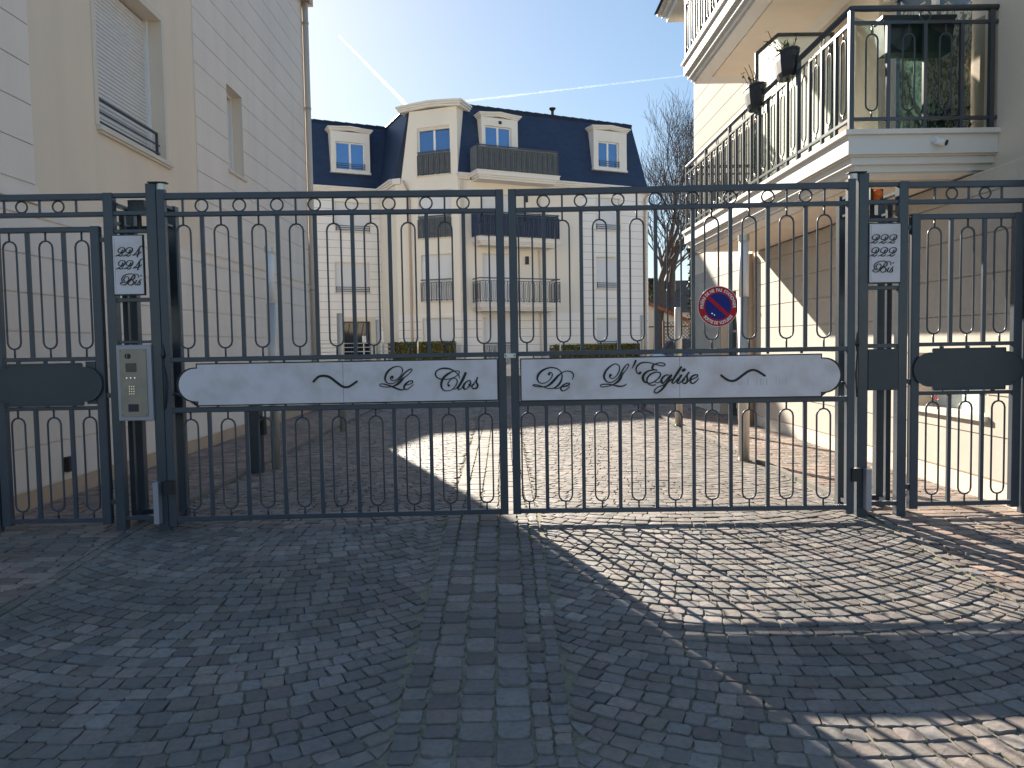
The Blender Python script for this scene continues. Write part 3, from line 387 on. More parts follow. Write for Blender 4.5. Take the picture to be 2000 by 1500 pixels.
# moss and tiny weeds in the joints by the middle of the gate
mb = MB()
for cx, cy, n, sp in ((.12,5.55,260,.16),(.2,5.9,200,.12),(-.06,5.6,120,.1),(.1,7,200,.5),(-.2,7.4,160,.5),(2.7,5.6,120,.5),(-.2,4.6,60,.4),(1.2,5.7,90,.8),(-2.3,5.6,90,.6),(.1,9,150,.8)):
    for i in range(n):
        x = cx + rng.normal(0, sp*.6); y = cy + rng.normal(0, sp*1.3)
        lim = [-.207,-.059,.093,.175,-.35]
        if rng.random() < .75: x = lim[int(rng.integers(5))] + rng.normal(0,.004) if abs(cx) < .4 else x
        a = rng.uniform(0,6.28); h = rng.uniform(.004,.016); w = .003; dx, dy = w*math.cos(a), w*math.sin(a); z = gz(y)-.008
        lx, ly = rng.uniform(-.006,.006,2)
        mb.add([(x-dx,y-dy,z),(x+dx,y+dy,z),(x+lx,y+ly,z+h)], [(0,1,2)])
mb.build('joint_moss', GRASS, kind='stuff')
# litter: small pale chips and dead leaves on the stones
mb = MB()
for i in range(170):
    y = rng.uniform(2.5,5.6); x = rng.uniform(-.62,.62)*y; r_ = rng.uniform(.002,.006); z = gz(y)+.004; a = rng.uniform(0,3)
    mb.add([(x-r_,y,z),(x,y-r_*.6,z+.002),(x+r_,y+.002,z),(x,y+r_*.7,z+.003)], [(0,1,2,3)])
mb.build('pale_grit', mat('pale_grit', (.42,.39,.34), .8), kind='stuff')
dg = empty('drain_grate', (.1,11.88,0), 'narrow dark slotted drain grate sunk across the middle of the cobbled drive', 'drain grate')
MB().box(-.17,.38,11.78,12.02,-.01,.006).build('frame', STEELD, dg)
for i in range(11):
    x = -.145+i*.047; MB().add([(x,11.79,.010),(x+.02,11.79,.010),(x+.035,12.0,.010),(x+.015,12.0,.010)], [(0,1,2,3)]).build('slot', BLACK, dg)

# ================================================================ gate leaves
def gate_leaf(origin, rz, sg, pitch, loop0, W, label):
    t = empty('gate_leaf', origin, label, 'gate', 'the two leaves of the driveway gate', rz=rz, local=True)
    X = lambda s: sg*s                                 # distance from the hinge
    def st(a, b, z0, z1): 
        x0, x1 = sorted((X(a), X(b))); h = .028 if a == 0 else .014; MB().cbox(x0,x1,-h,h,z0,z1,.004).build('stile', PAINT, t)
    st(0, .058, .03, 2.575); st(W-.062, W, .055, 2.555)
    def rail(z0, z1, d=.022):
        x0, x1 = sorted((X(.0585), X(W-.0625))); MB().hbox(x0,x1,-d,d,z0,z1,.004).build('rail', PAINT, t)
    for a, b in ((2.505,2.553),(2.378,2.412),(1.283,1.318),(.897,.937),(.062,.098)): rail(a, b)
    nb = 8
    bu = MB().cbox(-.014,.014,-.014,.014,1.3185,2.3775,.003).mesh('bar', PAINT); bl = MB().cbox(-.014,.014,-.014,.014,.0985,.8965,.003).mesh('bar', PAINT)
    def loop(z0, z1, zt, zb, nm='loop_bar'):
        m_ = MB(); m_.tube(racetrack(0,z0,z1,.052), .0072, 6, closed=True); m_.tube([(0,0,z1-.003),(0,0,zt)], .0072, 6); m_.tube([(0,0,zb),(0,0,z0+.003)], .0072, 6)
        return m_.mesh(nm, PAINT, True)
    lu = loop(1.385,2.315,2.3775,1.3185); ll = loop(.150,.845,.8965,.0985)
    ring = MB().tube([(.0465*math.cos(a*math.pi/12),0,.0465*math.sin(a*math.pi/12)) for a in range(24)], .0065, 6, closed=True).mesh('ring', PAINT, True)
    sp = MB().cbox(-.007,.007,-.007,.007,2.4125,2.5045,.001).mesh('spacer_bar', PAINT)
    for k in range(nb+1):
        s = loop0 + k*pitch
        link('loop_bar', lu, t, (X(s),0,0)); link('loop_bar', ll, t, (X(s),0,0)); link('spacer_bar', sp, t, (X(s),0,0))
    for k in range(nb):
        s = loop0 + (k+.5)*pitch
        link('bar', bu, t, (X(s),0,0)); link('bar', bl, t, (X(s),0,0)); link('ring', ring, t, (X(s),0,2.4585))
    return t, X
def capsule(x0, x1, z0, z1, notch, sg, both=False, n=14):
    """plate outline: straight edges, a small square notch and a round end"""
    zc = (z0+z1)/2; r_ = (z1-z0)/2-notch; P = []
    def endcap(xe, d):                                 # d=-1 left end
        pts = [(xe,z1),(xe,z1-notch)]
        for i in range(n+1):
            a = math.pi/2 + math.pi*i/n; pts.append((xe - (.0 if d < 0 else 0) + d*(-math.cos(a))*r_*1.0 + d*.018, zc+r_*math.sin(a)))
        pts += [(xe,z0+notch),(xe,z0)]
        return pts
    L_ = endcap(x0,-1) if (both or sg > 0) else [(x0,z1),(x0,z0)]
    R_ = endcap(x1,1) if (both or sg < 0) else [(x1,z1),(x1,z0)]
    return L_ + list(reversed(R_))
def cap_fix(P): return [(x, z) for x, z in P]
tL, XL = gate_leaf((-2.575,5.87,0), R(1.2), 1, .281, .185, 2.600, 'left leaf of the dark grey driveway gate reading Le Clos, mostly in shade')
tR, XR = gate_leaf((2.675,5.83,0), R(-2.07), -1, .283, .225, 2.616, 'right leaf of the dark grey driveway gate reading De L\'Eglise, with sunlit bar edges')
# plates: outline order counter-clockwise seen from the street does not matter for solids
def plate(t, x0, x1, z0, z1, sg, m, y, th, grow=0, name='name_plate', both=False):
    P = capsule(x0-grow, x1+grow, z0-grow, z1+grow, .030, sg, both)
    return MB().vprism(P, y-th, y).build(name, m, t)
a = plate(tL, .262, 2.528, .955, 1.262, 1, DARK, -.032, .012, .009, 'plate_backing')
pl = plate(tL, .262, 1.355, .955, 1.262, 1, PLATE, -.0405, .004)
pr_ = MB().box(1.3575,2.528,-.0445,-.0405,.955,1.262).build('name_plate', PLATE, tL)
lettering('left', -.045, pr_)
a = plate(tR, -2.535, -.262, .945, 1.258, -1, DARK, -.032, .012, .009, 'plate_backing')
pl2 = plate(tR, -1.3275, -.262, .945, 1.258, -1, PLATE, -.0405, .004)
pr2 = MB().box(-2.535,-1.33,-.0445,-.0405,.945,1.258).build('name_plate', PLATE, tR)
lettering('right', -.045, pr2)
for t, X in ((tL, XL), (tR, XR)):                       # lugs that hold the plates off the rails, and the brace behind the round end
    for i in range(9):
        x = X(.40+i*.255)
        MB().box(x-.006,x+.006,-.036,-.005,1.270,1.284).build('lug', PAINT, t); MB().box(x-.006,x+.006,-.036,-.005,.936,.948).build('lug', PAINT, t)
    MB().tube([(X(.06),.03,1.04),(X(.13),.03,1.02),(X(.2),.03,.97),(X(.24),.03,.94)], .012, 6).build('brace', PAINT, t)
# faint ghost of removed lettering on the right plate (unreadable residue)
FAINT = mat('faint_film_residue', (.54,.52,.56), .35)
gm = MB(); x = -.94
for w in (7,3,8,6,3,7,0,0,5,9,4,6,0,0,4,8,6,7):
    if w: gm.box(x, x+.003*w*.6, -.0449, -.0446, 1.035, 1.085)
    x += .024
gm.build('residue_mark', FAINT, pl2)
lk = empty('lock_plate', (.05,5.88,1.29), 'small bright steel latch plate where the two gate leaves meet', 'lock plate')
MB().hbox(.012,.098,5.872,5.880,1.272,1.306,.002).build('plate', mat('zinc_plate', (.62,.62,.6), .35, metal=.4), lk)
for x in (.022,.088): MB().box(x-.005,x+.005,5.869,5.8719,1.283,1.295).build('screw', DARK, lk)

# ================================================================ pillars (open steel towers)
def tower(xo, xi, sg, label):
    """xo outer edge, xi edge next to the leaf"""
    t = empty('gate_pillar', ((xo+xi)/2,6.05,0), label, 'gate post', 'open box pillars at the ends of the driveway gate')
    w = .072; a0, a1 = sorted((xo, xo+sg*w)); b0, b1 = sorted((xi, xi-sg*.080))
    MB().cbox(a0,a1,5.86,5.932,gz(5.9)-.02,2.562,.005).build('post', PAINT2, t); MB().cbox(b0,b1,5.855,5.935,gz(5.9)-.02,2.625,.005).build('post', PAINT2, t)
    for q0, q1 in ((a0,a1),(b0,b1)): MB().cbox(q0,q1,6.19,6.262,-.02,2.515,.005).build('post', PAINT2, t)
    m0 = xo+sg*.055; MB().cbox(m0-.02,m0+.02,6.03,6.07,.05,2.44,.003).build('bar', PAINT2, t)
    x0, x1 = min(a1,b1), max(a0,b0)
    for z0, z1 in ((2.528,2.560),(2.395,2.428),(2.262,2.290),(1.745,1.775),(1.300,1.332),(.075,.108)):
        if sg > 0 and z0 == 1.300: z0, z1 = 1.432, 1.452
        MB().hbox(x0+.0005,x1-.0005,5.872,5.912,z0,z1,.003).build('rail', PAINT2, t)
    for z0, z1 in ((2.478,2.508),(2.34,2.366),(.05,.09)):
        MB().hbox(x0+.0005,x1-.0005,6.205,6.245,z0,z1,.003).build('rail', PAINT2, t)
        for q0, q1 in ((a0,a1),(b0,b1)): MB().box(q0+.012,q1-.012,5.9355,6.1895,z0+.004,z1-.004).build('rail', PAINT2, t)
    MB().box(b0-.02,b1+.05 if sg > 0 else b1+.02,5.84,5.95,2.626,2.636).build('cap', DARK, t) if False else None
    hx = xi+sg*.035
    MB().lathe([(.034,2.578),(.034,2.622)], (hx,5.875,0), 16).build('hinge_collar', STEEL, t)
    MB().prism([(xi-sg*.05,5.83),(xi-sg*.06,5.90),(xi,5.94),(hx+sg*.045,5.90),(hx+sg*.045,5.85),(hx,5.83)][::sg], 2.6265, 2.634).build('cap', DARK, t)
    # lower closing block and striker plate, spear bolt
    MB().cbox(hx-.036,hx+.038,5.780,5.838,.285,.385,.006).build('hinge_block', DARK, t)
    MB().box(b0-.004,b0+.0355,5.79,5.853,.06,.375) .build('striker_plate', ALU, t) if sg > 0 else MB().box(b1-.0355,b1+.004,5.79,5.853,.06,.375).build('striker_plate', ALU, t)
    m_ = MB(); m_.lathe([(.002,1.43),(.016,1.36),(.020,1.335),(.009,1.31),(.008,1.28)], (hx-sg*.022,5.842,0), 8)
    m_.tube([(hx-sg*.022,5.842,1.28),(hx-sg*.012,5.83,1.2),(hx-sg*.006,5.822,1.1),(hx-sg*.012,5.83,1.0),(hx-sg*.022,5.842,.93)], .007, 6)
    m_.build('spear_bolt', DARK, t)
    return t
twL = tower(-2.985, -2.580, 1, 'open steel pillar on the left of the gate carrying plaque 224 and the intercom')
twR = tower(3.105, 2.72, -1, 'open steel pillar on the right of the gate carrying plaque 222 and orange light')
def plaque(key, x0, x1, z0, z1, label):
    t = empty('number_plaque', ((x0+x1)/2,5.85,z0), label, 'plaque', 'house number plaques on the gate pillars')
    MB().box(x0-.008,x1+.008,5.850,5.868,z0-.010,z1+.008).build('backing', DARK, t)
    p = MB().hbox(x0,x1,5.8445,5.8497,z0,z1,.001).build('plate', PLATE, t)
    MB().box(x0+.010,x0+.0125,5.8438,5.8444,z0+.01,z1-.01).build('edge_line', ALU, t)
    lettering(key, 5.844, p)
plaque('p224', -2.912, -2.693, 1.802, 2.238, 'pale plaque lettered 224, 224 Bis on the left gate pillar')
plaque('p222', 2.800, 3.034, 1.800, 2.240, 'pale plaque lettered 222, 222 Bis on the right gate pillar')
# intercom
ic = empty('intercom', (-2.78,5.85,.84), 'stainless door intercom with keypad and screen on the left gate pillar', 'intercom')
MB().hbox(-2.915,-2.655,5.835,5.871,.845,1.42,.004).build('frame', ALU, ic)
fp = MB().hbox(-2.893,-2.692,5.829,5.8345,.875,1.388,.001).build('face_plate', STEELD, ic)
MB().box(-2.846,-2.768,5.8255,5.8285,1.215,1.282).build('screen', LCD, ic)
MB().box(-2.838,-2.762,5.8255,5.8285,.915,.972).build('card_reader', mat('navy_reader', (.006,.012,.035), .3), ic)
P = [(-2.844+.0,1.335)]
m_ = MB(); m_.vprism([(-2.838+.012*math.cos(R(90+i*18)), 1.335+.019*math.sin(R(90+i*18))) for i in range(11)], 5.8262, 5.8285); m_.vprism([(-2.831,1.316),(-2.831,1.354),(-2.818,1.354),(-2.808,1.346),(-2.806,1.335),(-2.808,1.324),(-2.818,1.316)], 5.8262, 5.8285)
m_.build('camera_window', BLACK, ic)
for x in (-2.881,-2.704):
    for z in (1.374,.889): MB().tube([(x,5.8285,z),(x,5.826,z)], .0035, 8).build('screw', DARK, ic)
for i in range(3): MB().tube([(-2.839+i*.030,5.8285,1.171),(-2.839+i*.030,5.822,1.171)], .0062, 10).build('call_button', CHROME, ic)
kb = MB().tube([(0,0,0),(0,-.0055,0)], .0048, 8).mesh('key', CHROME)
for i in range(3):
    for j in range(4): link('key', kb, ic, (-2.822+i*.0165+2.78, 5.8285-5.85, 1.106-j*.0185-.84))
# right: blank panel, beacon; left: closed beacon box
bp_ = empty('blank_panel', (2.9,5.86,.96), 'square dark steel blanking panel below plaque 222 on the right pillar', 'metal panel')
MB().hbox(2.802,3.032,5.855,5.871,.975,1.292,.003).build('sheet', DARKPANEL, bp_)
def beacon(x, on, label):
    t = empty('beacon', (x,5.98,2.43), label, 'warning light', 'warning lights in the tops of the gate pillars')
    MB().box(x-.062,x+.062,6.0,6.10,2.425,2.532).build('housing', DARK if on else DARKPANEL, t)
    if on:
        m_ = MB(); m_.lathe([(.002,-.042),(.02,-.038),(.036,-.022),(.042,0),(.036,.022),(.02,.038),(.002,.042)], (x,5.972,2.484), 18); m_.build('lens', ORANGE, t, smooth=True)
        MB().box(x-.062,x-.050,5.95,5.9995,2.43,2.53).build('visor', DARK, t)
    MB().tube([(x,6.05,2.42),(x,6.05,2.30)], .018, 8).build('stem', DARK, t)
beacon(-2.80, 0, 'closed dark grey lamp housing at the top of the left gate pillar')
beacon(2.915, 1, 'round orange warning lamp at the top of the right gate pillar')
# ================================================================ pedestrian gates and transoms
def ped(x0, x1, sg, pitch, first, nb, oval, label, group):
    t = empty('pedestrian_gate', (x0,5.90,0), label, 'gate', group)
    for a, b in ((x0,x0+.066),(x1-.066,x1)): MB().cbox(a,b,5.872,5.928,.045,2.318,.005).build('stile', PAINT, t)
    for z0, z1 in ((2.276,2.316),(1.305,1.335),(.930,.958),(.062,.096)): MB().hbox(x0+.0665,x1-.0665,5.880,5.920,z0,z1,.004).build('rail', PAINT, t)
    bu = MB().cbox(-.014,.014,-.014,.014,1.3355,2.2755,.003).mesh('bar', PAINT); bl = MB().cbox(-.014,.014,-.014,.014,.0965,.9295,.003).mesh('bar', PAINT)
    def loop(z0, z1, zt, zb):
        m_ = MB(); m_.tube(racetrack(0,z0,z1,.050), .0072, 6, closed=True); m_.tube([(0,0,z1-.003),(0,0,zt)], .0072, 6); m_.tube([(0,0,zb),(0,0,z0+.003)], .0072, 6); return m_.mesh('loop_bar', PAINT, True)
    lu = loop(1.40,2.215,2.2755,1.3355); ll = loop(.150,.875,.9295,.0965)
    for k in range(nb):
        x = first+k*pitch
        for me in (lu, ll): link('loop_bar', me, t, (x-x0,0,0))
        if k < nb-1:
            for me in (bu, bl): link('bar', me, t, (x+pitch/2-x0,0,0))
    P = capsule(oval[0], oval[1], .970, 1.285, .030, 1, True)
    pn = MB().vprism(P, 5.855, 5.872).build('oval_panel', DARKPANEL, t)
    rim = [(x, 5.853, z) for x, z in P]; MB().tube(rim, .006, 5, closed=True).build('rim', PAINT, pn)
    for x in (oval[0]+.08,(oval[0]+oval[1])/2,oval[1]-.08):
        MB().box(x-.006,x+.006,5.86,5.9,1.2855,1.3045).build('lug', PAINT, t)
        MB().box(x-.006,x+.006,5.86,5.9,.9585,.9695).build('lug', PAINT, t)
    xe, xf = ((x1+.0005, x1+.044) if sg > 0 else (x0-.034, x0-.0005))
    for z in (2.20,1.02,.20): MB().box(xe,xf,5.885,5.915,z,z+.035).build('hinge_pin', PAINT, t)
    return t
pgL = ped(-3.86,-3.03,1,.272,-3.715,3,(-3.76,-3.19),'pedestrian gate with dark oval panel left of the intercom pillar','small pedestrian gates beside the driveway gate')
MB().box(-3.17,-3.0965,5.872,5.885,.975,1.30).build('lock_case', DARKPANEL, pgL)
MB().tube([(-3.70,5.93,1.13),(-3.80,5.98,1.12),(-3.83,5.98,1.10)], .014, 6).build('door_handle', DARK, pgL)
pgR = ped(3.14,4.0,-1,.2575,3.325,3,(3.30,3.86),'pedestrian gate with dark oval panel right of the plaque 222 pillar','small pedestrian gates beside the driveway gate')
def transom(x0, x1, rings, label):
    t = empty('transom', (x0,5.9,2.4), label, 'fence panel', 'ring friezes above the pedestrian gates')
    MB().hbox(x0,x1,5.875,5.925,2.515,2.562,.004).build('rail', PAINT, t); MB().hbox(x0,x1,5.875,5.925,2.392,2.425,.004).build('rail', PAINT, t)
    rg = MB().tube([(.0425*math.cos(a*math.pi/12),0,.0425*math.sin(a*math.pi/12)) for a in range(24)], .0065, 6, closed=True).mesh('ring', PAINT, True)
    for x in rings[0]: link('ring', rg, t, (x-x0,0,.070))
    for x in rings[1]: MB().cbox(x-.007,x+.007,5.893,5.907,2.4255,2.5145,.001).build('spacer_bar', PAINT, t)
transom(-4.15,-2.9855,((-3.61,-3.335,-3.885),(-3.74,-3.475,-3.20,-4.02)),'horizontal ring frieze fixed above the left pedestrian gate')
transom(3.1055,4.08,((3.455,3.712),(3.325,3.585,3.84)),'horizontal ring frieze fixed above the right pedestrian gate')
for x0, lab in ((-3.935,'slim square steel post between left pedestrian gate and the wall'),(4.015,'slim square steel post between right pedestrian gate and the wall')):
    tag(MB().cbox(x0,x0+.06,5.87,5.93,-.03,2.391,.005).build('gate_post', PAINT), lab, 'gate post', 'slim wall-side gate posts')
# ================================================================ no parking sign
sg_ = empty('parking_sign', (1.63,5.80,1.64), 'round red and blue no parking sign fixed on the right gate leaf', 'sign')
SX, SZ, SR = 1.628, 1.635, .153
def disc(r_, y0, y1, n=56): return MB().vprism([(SX+r_*math.cos(2*math.pi*i/n), SZ+r_*math.sin(2*math.pi*i/n)) for i in range(n)], y0, y1)
disc(SR, 5.790, 5.7935).build('rim', SIGNW, sg_)
disc(SR-.004, 5.788, 5.7898).build('red_disc', RED, sg_)
disc(.099, 5.7862, 5.7878).build('blue_disc', BLUE, sg_)
c, s_ = math.cos(R(-43)), math.sin(R(-43)); hw = .0135; ln = .100
MB().vprism([(SX+a*c-b*s_, SZ+a*s_+b*c) for a, b in ((-ln,-hw),(ln,-hw),(ln,hw),(-ln,hw))], 5.7845, 5.786).build('red_bar', RED, sg_)
for x, z, r_ in ((-.047,-.053,.0045),(-.030,-.064,.004)): MB().vprism([(SX+x+r_*math.cos(i*.8), SZ+z+r_*math.sin(i*.8)) for i in range(8)], 5.7825, 5.786).build('screw', CHROME, sg_)
for x, z, r_ in ((.046,.038,.008),(-.037,-.058,.006)): MB().vprism([(SX+x+r_*math.cos(i*.8), SZ+z+r_*math.sin(i*.8)) for i in range(8)], 5.7855, 5.7861).build('scuff', BLACK, sg_)
def arc_text(txt, a0, a1, rad, size, flip):
    ws = []; 
    for ch in txt: ws.append(.36 if ch == ' ' else (.30 if ch == 'I' else .62))
    tot = sum(ws); acc = 0
    for ch, w in zip(txt, ws):
        f = (acc+w/2)/tot; acc += w
        if ch == ' ': continue
        a = R(a0+(a1-a0)*f)
        cu = bpy.data.curves.new('glyph','FONT'); cu.body = ch; cu.size = size; cu.align_x = 'CENTER'; cu.extrude = .0004; cu.offset = .0012*size/.035
        ob = bpy.data.objects.new('glyph', cu); me = bpy.data.meshes.new_from_object(ob); bpy.data.objects.remove(ob); me.materials.append(SIGNW)
        rr = rad-(size*.36 if not flip else -size*.36); th = (a-math.pi/2) if not flip else (a+math.pi/2)
        M = Matrix.Translation((SX+rr*math.cos(a), 5.7872, SZ+rr*math.sin(a))) @ Matrix.Rotation(-th, 4, 'Y') @ Matrix.Rotation(R(90), 4, 'X') @ Matrix.Diagonal((.80,1,1,1))
        me.transform(Matrix.Translation((-1.63,-5.80,-1.64)) @ M); o = link('glyph', me, sg_)
arc_text('PRIÈRE DE NE PAS STATIONNER', 188, -6, .1235, .033, False)
arc_text('SORTIE DE VOITURES', 214, 326, .1235, .033, True)
# ================================================================ building helpers
class Fac:
    def __init__(s, O, d): s.O = Vector((O[0],O[1],0)); s.d = Vector((d[0],d[1],0)).normalized(); s.n = Vector((s.d.y,-s.d.x,0))
    def __call__(s, p): return tuple(s.O + s.d*p[0] + s.n*p[1] + Vector((0,0,p[2])))   # along, out, up
def cells(mb, s0, s1, z0, z1, ops, o=0, reveal=.2):
    S = sorted({s0,s1,*[a for q in ops for a in q[:2] if s0 < a < s1]}); Zs = sorted({z0,z1,*[a for q in ops for a in q[2:4] if z0 < a < z1]})
    for a, b in zip(S[:-1], S[1:]):
        for c, d in zip(Zs[:-1], Zs[1:]):
            m, n = (a+b)/2, (c+d)/2
            if any(q[0] < m < q[1] and q[2] < n < q[3] for q in ops): continue
            mb.add([(a,o,c),(b,o,c),(b,o,d),(a,o,d)], [(0,1,2,3)])
    for q in ops:
        a, b, c, d = q[:4]; r_ = -reveal
        mb.add([(a,o,c),(b,o,c),(b,o,d),(a,o,d),(a,r_,c),(b,r_,c),(b,r_,d),(a,r_,d)], [(0,4,5,1),(1,5,6,2),(2,6,7,3),(3,7,4,0)])
def courses(bld, fc, s0, s1, zs, ops, m=PANEL, gap=.011, t=.016, marg=0.0, joint=False):
    def put(a, b, z0, z1):
        if b-a > .04 and z1-z0 > .03: MB(fc).box(a,b,-.004,t,z0,z1).build('stone_course', m, bld)
    jm = MB(fc)
    for z0, z1 in zip(zs[:-1], zs[1:]):
        segs = [(s0,s1)]; y0, y1 = z0+gap/2, z1-gap/2
        for q in ops:
            qa, qb, qc, qd = q[0]-marg, q[1]+marg, q[2]-marg, q[3]+marg
            if qc < y1 and qd > y0:
                ns = []
                for a, b in segs:
                    if qb <= a or qa >= b: ns.append((a,b)); continue
                    ns += [(a,qa),(qb,b)]; put(max(a,qa), min(b,qb), y0, min(y1,qc)); put(max(a,qa), min(b,qb), max(y0,qd), y1)
                segs = ns
        for a, b in segs:
            put(a, b, y0, y1)
            if joint and b-a > .05: jm.box(a,b,.001,t*.3,z0-gap/2,z0+gap/2)
    if joint: jm.build('mortar_joint', JOINTB, bld, kind='stuff')
def rng_z(z0, z1, p):
    n = max(1, round((z1-z0)/p)); return [z0+(z1-z0)*i/n for i in range(n+1)]
def win(bld, fc, q, kind, sill=True, rail=None, d=.18, trim=.0):
    a, b, c, e = q[:4]
    w = MB(fc); t = .05; o0, o1 = -d, -d+.05
    for x0, x1, z0, z1 in ((a,a+t,c,e),(b-t,b,c,e),(a+t,b-t,e-t,e),(a+t,b-t,c,c+t)): w.box(x0,x1,o0,o1,z0,z1)
    if kind == 'glass': w.box((a+b)/2-.045,(a+b)/2+.045,o0,o1+.01,c+t,e-t)
    wf = w.build('window', PVC, bld)
    if kind == 'glass':
        for x0, x1 in ((a+t,(a+b)/2-.045),((a+b)/2+.045,b-t)): MB(fc).box(x0,x1,o0+.01,o0+.025,c+t,e-t).build('pane', GLASSM, wf)
        MB(fc).box(a,b,-d+.051,-.03,e-.13,e).build('shutter_box', CREAMTRIM, wf)
    elif kind == 'half':
        zc = c+(e-c)*.36
        for x0, x1 in ((a+t,(a+b)/2-.02),((a+b)/2+.02,b-t)): MB(fc).box(x0,x1,o0+.01,o0+.025,c+t,zc).build('pane', GLASSM, wf)
        MB(fc).box(a+.03,b-.03,o1+.001,o1+.02,zc,e-.02).build('shutter', SHUTF, wf)
    else: MB(fc).box(a+.03,b-.03,o1+.001,o1+.02,c+.02,e-.02).build('shutter', SHUTF, wf)
    if sill: MB(fc).box(a-.05,b+.05,-.1,.06,c-.05,c-.002).build('sill', CREAMTRIM, wf)
    if rail:
        m = MB(fc); h = rail
        for z in (.08,.17,.26): m.tube([(a+.01,.03,c+z),(b-.01,.03,c+z)], .016, 6)
        for x in (a+.03,b-.03): m.box(x-.012,x+.012,.012,.04,c+.03,c+.30)
        m.build('window_rail', RAILP, wf)
    return wf
def patt_rail(bld, fc, s0, s1, o, z0, z1, pitch, m, th=.024, nm='railing', cloth=None, tr=4):
    w = MB(fc)
    for z, r_ in ((z0+.06,.012),(z1-.12,.012),(z1,.022)): w.box(s0,s1,o-r_,o+r_,z-r_,z+r_)
    n = max(2, round((s1-s0)/pitch)); p = (s1-s0)/n
    for i in range(n+1):
        s = s0+i*p; w.box(s-th*.6,s+th*.6,o-th*.6,o+th*.6,z0,z1-.12)
    for i in range(n):
        s = s0+(i+.5)*p; w.tube([(x,o+y,z) for x, y, z in racetrack(s,z0+.13,z1-.2,p*.19,0,3)], .010, tr, closed=True)
        w.tube([(s,o,z0+.06),(s,o,z0+.13)], .006, tr); w.tube([(s,o,z1-.2),(s,o,z1-.12)], .006, tr)
    r_ = w.build(nm, m, bld)
    if cloth:
        MB(fc).box(s0+.02,s1-.02,o-.035,o-.028,z0+.03,z1-.03).build('privacy_cloth', cloth, r_)
    return r_
# ================================================================ left apartment building
LB = empty('apartment_building', (-10,11,0), 'cream building on the left with closed roller shutter and smooth render', 'building')
fl = Fac((-4.2,5.6), (0,1))
opsL = [(2.65,4.25,3.74,5.47),(6.50,7.20,4.15,5.46)]
w = MB(fl); cells(w, 0, 11.4, 0, 9.0, opsL, reveal=.22); w.build('wall', RENDER, LB)
MB().box(-16,-4.43,5.62,16.98,0,8.98).build('wall_core', RENDER, LB); MB().box(-16,-4.202,5.6,5.62,0,9).build('wall', RENDER, LB); MB().box(-16,-4.202,16.98,17.0,0,9).build('wall', RENDER, LB)
MB().box(-16.2,-4.15,5.5,17.1,9.001,9.2).build('roof', SLATE, LB)
courses(LB, fl, 0, 11.38, [.165,.54,.88,1.22,1.56,1.90,2.24,2.58], [])
MB(fl).box(0,11.38,-.004,.016,2.592,2.70).build('stone_course', PANEL, LB)
courses(LB, fl, 5.25, 11.38, [2.74]+[3.11+.373*i for i in range(17)], opsL, marg=.0)
courses(LB, fl, 0, 1.46, [2.88+.352*i for i in range(18)], [])
m_ = MB(fl); m_.box(0,1.50,-.004,.045,2.705,2.77); m_.box(0,1.48,-.004,.03,2.77,2.865); m_.build('string_course', PANEL, LB)
for i in range(12):
    MB(fl).box(i*.95+.002,i*.95+.947,-.004,.022,-.02 if i else -.25,.150).build('skirting_stone', SKIRT, LB)
# large window with closed roller shutter, slat by slat
a, b, c, e = opsL[0]
wn_ = MB(fl)
for x0, x1, z0, z1 in ((a-.075,a-.001,c-.005,e+.075),(b+.001,b+.075,c-.005,e+.075),(a-.001,b+.001,e+.001,e+.075)): wn_.box(x0,x1,-.004,.012,z0,z1)
wn_ = wn_.build('window', CREAMTRIM, LB)
m_ = MB(fl); m_.box(a-.05,b+.13,-.18,.055,c-.05,c-.004); m_.box(a-.03,b+.11,-.18,.035,c-.075,c-.051); m_.build('sill', CREAMTRIM, wn_)
sl = MB(fl); hs = .0455; n = int((e-c-.03)/hs)
def slatm(z): 
    return MB(fl).vprism([(0,0)], 0, 0)
prof = [(-.198,.002),(-.186,.008),(-.182,.022),(-.186,.036),(-.198,.0425)]
for i in range(n):
    z = c+.02+i*hs; m_ = MB(fl); P = [(o, z+h) for o, h in prof]; k = len(P)
    m_.add([(a+.02,o,zz) for o, zz in P]+[(b-.055,o,zz) for o, zz in P], [tuple(range(k-1,-1,-1)),tuple(range(k,2*k))]+[(j,(j+1)%k,(j+1)%k+k,j+k) for j in range(k)])
    m_.build('shutter_slat', SHUT, wn_)
MB(fl).box(b-.0545,b-.002,-.215,-.15,c,e).build('guide_rail', PVC, wn_); MB(fl).box(a+.002,a+.0195,-.215,-.15,c,e).build('guide_rail', PVC, wn_)
MB(fl).box(a,b,-.22,-.2,c,e).build('shutter_back', JOINT, wn_)
m_ = MB(fl); m_.tube([(a+.01,-.045,c+.315),(b-.12,-.045,c+.315)], .019, 8); m_.tube([(a+.01,-.045,c+.18),(b-.12,-.045,c+.18)], .011, 6); m_.tube([(a+.01,-.045,c+.075),(b-.12,-.045,c+.075)], .011, 6)
m_.box(b-.135,b-.115,-.06,-.03,c+.03,c+.31); m_.box(b-.118,b-.06,-.055,-.035,c+.17,c+.19); m_.box(b-.118,b-.06,-.055,-.035,c+.07,c+.09)
m_.build('window_rail', RAILP, wn_)
a, b, c, e = opsL[1]
w2 = MB(fl).box(a,a+.03,-.2,-.15,c,e).box(b-.045,b,-.2,-.15,c,e).box(a+.03,b-.045,-.2,-.15,e-.04,e).build('window', PVC, LB)
for i in range(int((e-c-.04)/hs)):
    z = c+.01+i*hs; MB(fl).box(a+.031,b-.046,-.195,-.178,z,z+.040).build('shutter_slat', SHUT, w2)
MB(fl).box(a,b,-.22,-.205,c,e).build('shutter_back', JOINT, w2)
MB(fl).box(a-.04,b+.06,-.2,.05,c-.045,c-.003).build('sill', CREAMTRIM, w2)
